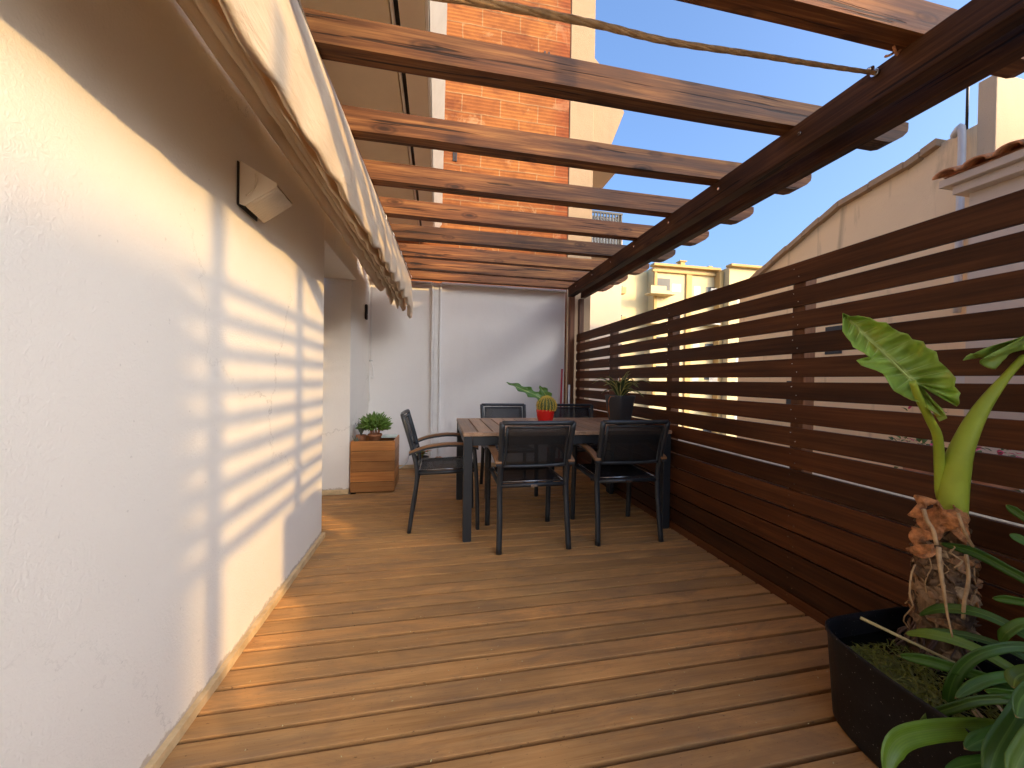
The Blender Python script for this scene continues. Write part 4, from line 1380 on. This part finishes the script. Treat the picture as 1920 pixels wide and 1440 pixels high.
# ------------------------------------------------------------------ strap-leaved plant in the near right corner
SB = Vector((1.50, .30, 0))
spot_ = thing('strap_plant', 'clump of long arching green strap leaves at the near right corner', 'plant', (1.38, .44, .05))
q0 = Vector((1.38, .44, .05))
B_ = lambda px, py, d_: at(px, py, d_)-q0
leaves = [  # (points px,py,depth from tip to base), width, material
    ([(1760, 1018, 1.20), (1820, 1032, 1.16), (1880, 1062, 1.12), (1960, 1110, 1.06), (2040, 1190, 1.0)], .034, 'strap'),
    ([(1722, 1154, 1.24), (1765, 1142, 1.18), (1830, 1148, 1.12), (1900, 1178, 1.06), (1980, 1230, 1.0)], .032, 'strap'),
    ([(1696, 1188, 1.18), (1745, 1190, 1.13), (1810, 1208, 1.08), (1880, 1245, 1.03), (1960, 1300, .98)], .032, 'strap2'),
    ([(1684, 1229, 1.13), (1740, 1238, 1.08), (1820, 1262, 1.03), (1900, 1290, .98), (1980, 1330, .94)], .034, 'strap'),
    ([(1860, 1122, 1.12), (1900, 1125, 1.09), (1960, 1140, 1.05), (2030, 1180, 1.0)], .026, 'strap'),
    ([(1886, 946, 1.15), (1910, 962, 1.13), (1960, 1000, 1.08), (2020, 1080, 1.02)], .026, 'strap'),
    ([(1893, 1001, 1.12), (1915, 1013, 1.1), (1960, 1040, 1.06), (2020, 1110, 1.0)], .026, 'strap'),
    ([(1660, 1455, .84), (1668, 1405, .86), (1700, 1378, .88), (1780, 1366, .90), (1870, 1368, .92), (1960, 1400, .92)], .050, 'strap2'),
    ([(1718, 1368, .98), (1745, 1342, .98), (1790, 1325, .98), (1840, 1312, .97), (1920, 1315, .95), (1990, 1360, .94)], .026, 'strap2'),
    ([(1776, 1360, 1.06), (1780, 1300, 1.05), (1800, 1255, 1.04), (1840, 1225, 1.02), (1910, 1212, 1.0), (1985, 1230, .98)], .030, 'strap'),
    ([(1900, 1290, .86), (1910, 1268, .87), (1950, 1262, .88), (2020, 1290, .88)], .036, 'strap2'),
    ([(1808, 1405, .86), (1850, 1385, .87), (1900, 1372, .88), (1970, 1390, .88)], .036, 'strap'),
    ([(1850, 1470, .80), (1868, 1410, .82), (1900, 1355, .84), (1935, 1300, .86), (1985, 1250, .88)], .050, 'strap'),
    ([(1905, 1345, .78), (1915, 1310, .80), (1950, 1280, .82), (2010, 1290, .84)], .040, 'strap'),
    ([(1875, 1205, 1.07), (1890, 1185, 1.05), (1925, 1168, 1.03), (1990, 1180, 1.0)], .030, 'strap'),
    ([(1790, 1310, 1.0), (1830, 1285, 1.0), (1880, 1270, .99), (1950, 1270, .98), (2010, 1310, .96)], .028, 'strap'),
    ([(1845, 1295, .98), (1885, 1300, .96), (1935, 1310, .94), (2000, 1345, .92)], .026, 'strap'),
    ([(1700, 1192, 1.22), (1760, 1186, 1.18), (1830, 1196, 1.13), (1900, 1222, 1.08), (1980, 1270, 1.03)], .024, 'strap'),
    ([(1895, 1470, .76), (1915, 1420, .78), (1950, 1370, .80), (2010, 1350, .82)], .050, 'strap2'),
    ([(1770, 1446, .84), (1830, 1432, .86), (1900, 1428, .88), (1980, 1440, .88)], .030, 'strap'),
]
for pts, wd, mt in leaves:
    P_ = [B_(*p) for p in pts]
    vw = (sum(P_, Vector())/len(P_)+q0-CAM).normalized()
    tg = (P_[-1]-P_[0]).normalized()
    sd = tg.cross(-vw)
    sd = (sd+vw*.35*rnd.choice((-1, 1))).normalized()
    d = MB(); d.strap(P_, wd, .32, side=sd, prof=lambda t: (min(1, (t/.22)**.55) if t < .22 else 1.)*(1-.25*t), seg=22)
    d.build('leaf', M[mt], spot_, solid=.0009)
d = MB()
r6 = random.Random(8)
for i in range(14):
    x0, y0 = 1880+r6.uniform(-60, 50), 1330+r6.uniform(-30, 90)
    d.strap([B_(x0, y0, 1.0), B_(x0+20, y0+25, .98), B_(x0+r6.uniform(30, 60), y0+r6.uniform(40, 70), .97)], .010, .3, seg=5)
d.build('dead_leaf', M['fibre'], spot_, solid=.001)
d = MB()
d.lathe([(0, 0), (.15, 0), (.19, .20), (.195, .22), (.185, .22), (.17, .18), (0, .17)], (0, 0, 0), 36)
o = d.build('plant_pot', M['rubber'], tag_=('round black pot holding the strap leaved plant', 'flower pot')); o.location = (1.47, .16, 0)
# bases of the leaves gather in the pot
d = MB()
for i in range(12):
    a = i*.9
    d.strap([Vector((1.47+.05*math.cos(a), .16+.05*math.sin(a), .18))-q0, Vector((1.47+.08*math.cos(a), .16+.08*math.sin(a), .40))-q0, Vector((1.47+.18*math.cos(a), .16+.16*math.sin(a), .62))-q0, Vector((1.47+.34*math.cos(a), .16+.25*math.sin(a), .55))-q0], .04, .35, seg=14)
d.build('leaf_bases', M['strap'], spot_, solid=.0016)

# ------------------------------------------------------------------ BUILDINGS
# brick building behind the end wall
bb = thing('brick_building', 'orange hollow brick building with concrete column behind the end wall', 'building', (1, 5.1, -8))
def bld(d_, par, nm, mat, bevel=0, label=None):
    o_ = d_.build(nm, mat, par, bevel=bevel); o_.location = -Vector(par.location)
    if label: o_['label'] = label
    return o_
d = MB(); d.box(-2.2, 1.765, 5.06, 11, -8, 9.0); bld(d, bb, 'brick_wall', M['brick'])
d = MB(); d.box(1.767, 2.125, 5.045, 11, -8, 9.6); bld(d, bb, 'column', M['concrete'], .008)
d = MB(); d.prism([(2.127, 5.07, 4.30), (2.30, 5.07, 4.30), (2.60, 5.30, 4.30), (2.60, 6.6, 4.30), (2.127, 6.6, 4.30)], (0, 0, .12))
bld(d, bb, 'balcony', M['stucco_warm'], .005)
d = MB(); d.prism([(2.127, 5.10, 5.80), (2.33, 5.10, 5.62), (2.62, 5.10, 5.08), (2.33, 5.10, 4.34), (2.127, 5.10, 4.32)], (0, 1.6, 0))
bld(d, bb, 'bay', M['concrete'], .005)
rl = MB(); rl.box(2.127, 2.80, 5.46, 6.4, 3.20, 3.26)
bal = bld(rl, bb, 'balcony', M['stucco_warm'])
d = MB()
for i in range(14):
    x = 2.14+i*.05
    d.box(x, x+.022, 5.48, 5.50, 3.262, 3.76)
d.box(2.13, 2.82, 5.475, 5.505, 3.762, 3.79)
for i in range(14):
    y = 5.52+i*.06
    d.box(2.79, 2.81, y, y+.022, 3.262, 3.76)
d.box(2.785, 2.815, 5.507, 6.4, 3.762, 3.79)
o = d.build('railing', M['black'], bal)
d = MB(); d.box(2.15, 2.77, 5.54, 5.56, 3.262, 3.74); d.build('railing_cloth', M['white'], bal)
d = MB()      # small vent slots high on the brick
for (x, z) in ((.155, 4.03), (.185, 4.03), (1.38, 5.56), (1.44, 5.56)):
    d.box(x, x+.02, 5.048, 5.058, z, z+.14)
bld(d, bb, 'vent', M['black'])
bb2 = thing('plastered_house', 'plain beige plastered house seen between the pergola post and the flats', 'building', (3, 9, -8))
d = MB(); d.box(2.25, 4.12, 8.0, 14, -8, 4.6); bld(d, bb2, 'wall', M['stucco_warm'])
d = MB(); d.box(2.95, 3.25, 7.985, 7.998, 1.1, 3.2); d.box(3.27, 3.30, 7.98, 7.998, .5, 4.5); bld(d, bb2, 'shutter', M['white_grey'])

# yellow block of flats far away
ap = thing('apartment_block', 'sunlit yellow block of flats with balconies in the distance', 'building', (28, 35, -8))
Y = 35.
def X(px, py=600): # facade point from the photograph at the facade's real distance
    r_ = ray(px, py); t = Y/r_.y
    return CAM+r_*t
def fx(px): return X(px).x
def fz(px, py): return X(px, py).z
roof = fz(1290, 505)
d = MB()
d.box(fx(1155), fx(1225), Y+1.2, Y+14, -8, fz(1200, 530)+1.5)
d.box(fx(1225), fx(1346), Y, Y+14, -8, roof)
d.box(fx(1346), fx(1440)+3, Y-1.5, Y+14, -8, fz(1390, 512))
d.box(fx(1440)+3, 62, Y, Y+14, -8, 12.2)
bld(d, ap, 'wall', M['stucco_yellow'])
d = MB(); d.box(fx(1284), fx(1294), Y-.18, Y-.004, -8, roof-.3); d.box(fx(1224), fx(1229), Y-.2, Y-.004, -8, roof-.3); d.box(fx(1338), fx(1345), Y-.8, Y-.004, -8, roof-.2)
bld(d, ap, 'pier', M['stucco_ochre'])
d = MB()
d.box(fx(1220), fx(1344), Y-.5, Y+.3, roof+.005, roof+.25); d.box(fx(1220), fx(1344), Y-.25, Y-.005, roof-.55, roof-.35)
d.box(fx(1346)-.2, fx(1440)+3.2, Y-2., Y-1.2, fz(1390, 512)+.005, fz(1390, 512)+.22)
bld(d, ap, 'cornice', M['stucco_ochre'])
zt = lambda py: fz(1255, py)
for fl in range(7):
    dz = -3.0*fl
    # balcony recess, window, door on each storey
    d = MB(); d.box(fx(1224)+.3, fx(1255), Y-.02, Y-.006, zt(545)+dz, zt(523)+dz)
    wo = bld(d, ap, 'window', M['glass'])
    d = MB(); d.box(fx(1224)+.25, fx(1255)+.05, Y-.12, Y-.022, zt(523)+dz, zt(521)+dz+.05); d.box(fx(1240), fx(1241)+.05, Y-.1, Y-.022, zt(545)+dz, zt(523)+dz-.005)
    o = d.build('frame', M['stucco_ochre'], wo); o.location = -Vector(ap.location)
    d = MB(); d.box(fx(1208), fx(1254), Y-1.15, Y-.01, zt(557)+dz, zt(554)+dz)
    d.box(fx(1208), fx(1236), Y-1.15, Y-1.05, zt(553.8)+dz, zt(543)+dz)
    bo = bld(d, ap, 'balcony', M['stucco_yellow'])
    d = MB()
    for i in range(9):
        x = fx(1237)+.1+i*.105
        d.box(x, x+.06, Y-1.12, Y-1.08, zt(553.7)+dz, zt(542)+dz)
    d.box(fx(1237), fx(1254), Y-1.14, Y-1.06, zt(541.8)+dz, zt(540.5)+dz)
    o = d.build('balustrade', M['stucco_ochre'], bo); o.location = -Vector(ap.location)
    d = MB(); d.box(fx(1259), fx(1275), Y-.02, Y-.006, zt(546)+dz, zt(532)+dz)
    wo = bld(d, ap, 'window', M['white'])
    d = MB(); d.box(fx(1273.5), fx(1276)+.05, Y-.08, Y-.022, zt(546)+dz, zt(531)+dz); d.box(fx(1258), fx(1273.3), Y-.08, Y-.022, zt(532.5)+dz, zt(531)+dz); d.box(fx(1266), fx(1266)+.06, Y-.07, Y-.022, zt(546)+dz, zt(532.6)+dz)
    o = d.build('frame', M['black'], wo); o.location = -Vector(ap.location)
    d = MB(); d.box(fx(1300), fx(1312), Y-.02, Y-.006, zt(551)+dz, zt(533)+dz)
    wo = bld(d, ap, 'window', M['white_grey'])
    d = MB(); d.box(fx(1312.2), fx(1314.5), Y-.06, Y-.006, zt(551)+dz, zt(533)+dz)
    o = d.build('frame', M['stucco_ochre'], wo); o.location = -Vector(ap.location)
    d = MB(); d.box(fx(1322), fx(1340), Y-.02, Y-.006, zt(548)+dz, zt(533)+dz); bld(d, ap, 'window', M['glass'])
    d = MB(); d.box(fx(1318), fx(1337), Y-1.1, Y-.01, zt(553)+dz, zt(551)+dz)
    for i in range(10):
        x = fx(1318)+.05+i*.1
        d.box(x, x+.04, Y-1.08, Y-1.04, zt(550.9)+dz, zt(540)+dz)
    bld(d, ap, 'balcony', M['white_grey'])
    d = MB(); d.box(fx(1165)+.3, fx(1170)+.4, Y+1.17, Y+1.195, zt(566)+dz+1, zt(555)+dz+1); bld(d, ap, 'window', M['glass'])
    d = MB(); d.box(fx(1165), fx(1176), Y+.4, Y+1.19, zt(572)+dz+1, zt(569)+dz+1); 
    for i in range(7):
        x = fx(1165)+.05+i*.1; d.box(x, x+.05, Y+.42, Y+.46, zt(568.9)+dz+1, zt(560)+dz+1)
    bld(d, ap, 'balcony', M['stucco_ochre'])
    for px in (1360, 1385, 1410):
        d = MB(); d.box(fx(px), fx(px+12), Y-1.53, Y-1.506, zt(550)+dz-1, zt(532)+dz-1); bld(d, ap, 'window', M['white_grey'])
for (px, w_, h_) in ((1290, .5, 1.0), (1397, .35, .6), (1412, .6, .7), (1342, .3, .4)):
    z = fz(px, 503 if px < 1346 else 512)
    d = MB()
    d.box(fx(px)-w_/2, fx(px)+w_/2, Y+1, Y+1.6, z+.01, z+h_)
    d.box(fx(px)-w_*.8, fx(px)+w_*.8, Y+.9, Y+1.7, z+h_-.001, z+h_+.12)
    bld(d, ap, 'chimney', M['stucco_ochre'])

# gabled house across the gap, behind the fence
GX = 6.0
gb = thing('gabled_house', 'old beige rendered house with a sloping roof edge behind the fence', 'building', (GX+2, 1, -8))
d = MB()
out = [(6.6, -8), (6.6, 2.98), (6.07, 3.255), (4.64, 3.90), (3.83, 4.02), (3.50, 4.12), (3.20, 4.14), (3.06, 4.14), (3.06, -8)]
d.prism([(GX, y, z) for y, z in out], (5, 0, 0))
bld(d, gb, 'wall', M['stucco_beige'])
d = MB()   # coping along the slope
for (a, b) in (((6.62, 2.96), (6.07, 3.255)), ((6.07, 3.255), (4.64, 3.90)), ((4.64, 3.90), (3.83, 4.02)), ((3.83, 4.02), (3.50, 4.12))):
    n_ = max(2, int(math.hypot(a[0]-b[0], a[1]-b[1])/.28))
    for i in range(n_):
        y0 = a[0]+(b[0]-a[0])*i/n_; y1 = a[0]+(b[0]-a[0])*(i+1)/n_
        z0 = a[1]+(b[1]-a[1])*i/n_; z1 = a[1]+(b[1]-a[1])*(i+1)/n_
        o_ = .012*(i % 2)
        d.prism([(GX-.09, y0, z0-.05+o_), (GX-.09, y0, z0+.035+o_), (GX-.09, y1+.01, z1+.035+o_), (GX-.09, y1+.01, z1-.05+o_)], (.5, 0, 0))
bld(d, gb, 'coping', M['concrete'])
d = MB(); d.box(GX-.02, GX+3.2, 3.04, 3.19, 2.6, 4.60); ch = bld(d, gb, 'chimney_block', M['stucco_old'], .01)
d = MB(); d.prism([(GX-.16, 3.25, 4.61), (GX-.16, 3.10, 4.76), (GX-.16, 2.96, 4.61), (GX-.16, 2.96, 4.64), (GX-.16, 3.10, 4.80), (GX-.16, 3.25, 4.64)], (.9, 0, 0))
d.box(GX-.10, GX-.02, 3.05, 3.12, 4.604, 4.73)
o = d.build('chimney_cap', M['tile'], ch); o.location = -Vector(gb.location)
d = MB(); d.box(GX+.30, GX+3.3, 2.98, 3.25, 4.603, 4.66)
o = d.build('capping', M['concrete'], ch, bevel=.01); o.location = -Vector(gb.location)
d = MB(); d.tube([(GX+.3, 3.45, 4.15), (GX+.3, 3.45, 5.6)], .015, 6); d.tube([(GX+.3, 3.45, 5.2), (GX+.3, 3.25, 5.22)], .01, 6)
bld(d, gb, 'aerial', M['rubber'])
d = MB(); d.tube(spline([Vector((GX-.06, 3.36, 4.1)), Vector((GX-.1, 3.32, 4.12)), Vector((GX-.1, 3.27, 4.08)), Vector((GX-.1, 3.27, 3.2)), Vector((GX-.1, 3.27, 2.0))], 20), .035, 8)
bld(d, gb, 'drainpipe', M['white_grey'])
for (y0, y1, z0, z1, mt) in ((4.6, 4.85, 1.62, 2.05, 'glass'), (3.2, 3.6, .9, 1.28, 'white_grey'), (2.2, 2.55, 1.9, 2.3, 'glass'), (5.2, 5.5, .7, 1.2, 'glass')):
    d = MB(); d.box(GX-.012, GX-.003, y0, y1, z0, z1); wo = bld(d, gb, 'window', M[mt])
    d = MB(); d.box(GX-.03, GX-.013, y0-.04, y0, z0-.04, z1+.04); d.box(GX-.03, GX-.013, y1, y1+.04, z0-.04, z1+.04); d.box(GX-.03, GX-.013, y0, y1, z1, z1+.04); d.box(GX-.03, GX-.013, y0, y1, z0-.04, z0)
    o = d.build('frame', M['white'], wo); o.location = -Vector(gb.location)

# nearer low house with tiled eaves
TXX = 4.5
th_ = thing('tiled_house', 'nearer cream house with curved roof tiles along its eaves behind the fence', 'building', (TXX+1, 0, -8))
d = MB(); d.box(TXX+.12, GX-.45, -2.2, 2.50, -8, 2.86); bld(d, th_, 'wall', M['stucco_warm'])
d = MB()
d.box(TXX+.02, GX-.45, -2.3, 2.56, 2.862, 2.94); d.box(TXX-.04, GX-.45, -2.35, 2.62, 2.942, 3.01)
bld(d, th_, 'cornice', M['stucco_warm'], .006)
d = MB()
for i in range(26):
    y = 2.55-i*.19
    rr = []
    for k in range(9):
        a = math.pi*k/8
        rr.append((y+.085*math.cos(a), .055*math.sin(a)))
    for j, (x0, x1, zz0, zz1) in enumerate(((TXX-.10, TXX+.40, 3.02, 3.17), (TXX+.36, TXX+.9, 3.17, 3.33), (TXX+.86, TXX+1.4, 3.33, 3.49))):
        A_ = [d.bm.verts.new((x0, yy, zz0+z)) for yy, z in rr]
        B2 = [d.bm.verts.new((x1, yy, zz1+z)) for yy, z in rr]
        r_ = rnd.random()
        for k in range(8):
            d.face([A_[k], A_[k+1], B2[k+1], B2[k]], r_, None, True)
o = bld(d, th_, 'roof_tiles', M['tile']); md = o.modifiers.new('t', 'SOLIDIFY'); md.thickness = .016
d = MB(); d.prism([(TXX-.06, -2.3, 3.012), (TXX+1.4, -2.3, 3.46), (TXX+1.4, -2.3, 3.012)], (0, 4.88, 0)); bld(d, th_, 'roof', M['tile'])
d = MB(); d.box(TXX+.105, TXX+.117, 1.0, 1.75, 1.2, 2.3); wo = bld(d, th_, 'window', M['glass'])
d = MB()
for y in (.96, 1.35, 1.75): d.box(TXX+.08, TXX+.104, y, y+.05, 1.16, 2.34)
d.box(TXX+.08, TXX+.104, 1.011, 1.349, 2.29, 2.34); d.box(TXX+.08, TXX+.104, 1.401, 1.749, 2.29, 2.34)
o = d.build('frame', M['white'], wo); o.location = -Vector(th_.location)
d = MB(); d.box(TXX-.9, TXX+.118, -.6, 2.45, .18, .30); bo = bld(d, th_, 'balcony', M['stucco_warm'])
d = MB()
for i in range(30):
    y = -.55+i*.10
    d.box(TXX-.88, TXX-.86, y, y+.02, .302, 1.10)
d.box(TXX-.89, TXX-.85, -.56, 2.45, 1.102, 1.13)
o = d.build('railing', M['white'], bo); o.location = -Vector(th_.location)
# flowering plants on that balcony
r7 = random.Random(77)
for k in range(7):
    cx, cy, cz = TXX-.68+r7.uniform(-.06, .06), -.2+k*.42, .62+r7.uniform(-.1, .1)
    lab = 'flowering balcony plant behind the fence, number to be set'
    t = thing('flowering_shrub', lab, 'plant', (cx, cy, .305), 0, 'flowering plants on the balcony behind the fence')
    d = MB(); d.lathe([(0, 0), (.08, 0), (.11, .2), (0, .19)], (0, 0, 0), 14); d.build('pot', M['terracotta'], t)
    d = MB(); e = MB()
    for i in range(170):
        v_ = Vector((r7.gauss(0, .09), r7.gauss(0, .12), cz-.305+r7.gauss(0, .12)))
        h = Vector((r7.uniform(-1, 1), r7.uniform(-1, 1), r7.uniform(-.4, .8))).normalized()*.045
        (e if r7.random() < .22 else d).strap([v_-h*.5, v_+Vector((0, 0, .006)), v_+h*.5], .03, .3, seg=3)
    d.build('foliage', M['bush'], t); e.build('flowers', M['petal'], t)
names = ['leftmost', 'second from the left', 'third from the left', 'middle one', 'third from the right', 'second from the right', 'rightmost']
shr = sorted([o for o in bpy.data.objects if o.name.startswith('flowering_shrub')], key=lambda o: -o.location.y)
for o, nm in zip(shr, names):
    o['label'] = nm+' of the seven pink flowering shrubs glimpsed between fence slats'

d = MB(); d.prism([(6.2, y, z) for y, z in ((1.2, -8), (1.2, 4.6), (.2, 4.6), (-.3, 5.35), (-4.15, 5.35), (-4.25, 3.3), (-4.25, -8))], (2.6, 0, 0))  # unseen house added, roofline stepped to block sun from end wall and doorway recess
d.build('added_shade_house', M['stucco_warm'], tag_=('unseen beige house added with a stepped roofline to keep sun off the end wall', 'building'))
# unseen block added to shade the near end of the terrace, oblique side along the sun
d = MB(); d.prism([(8., -30, -8), (8., -8.20, -8), (20., -21.54, -8), (20, -30, -8)], (0, 0, 13.9))
d.build('added_shade_block', M['stucco_warm'], tag_=('unseen beige block added to shade the near end of the terrace', 'building'))

for o in bpy.data.objects:
    if o.parent is None and o.get('category') and not o.get('kind'):
        o['kind'] = 'thing'
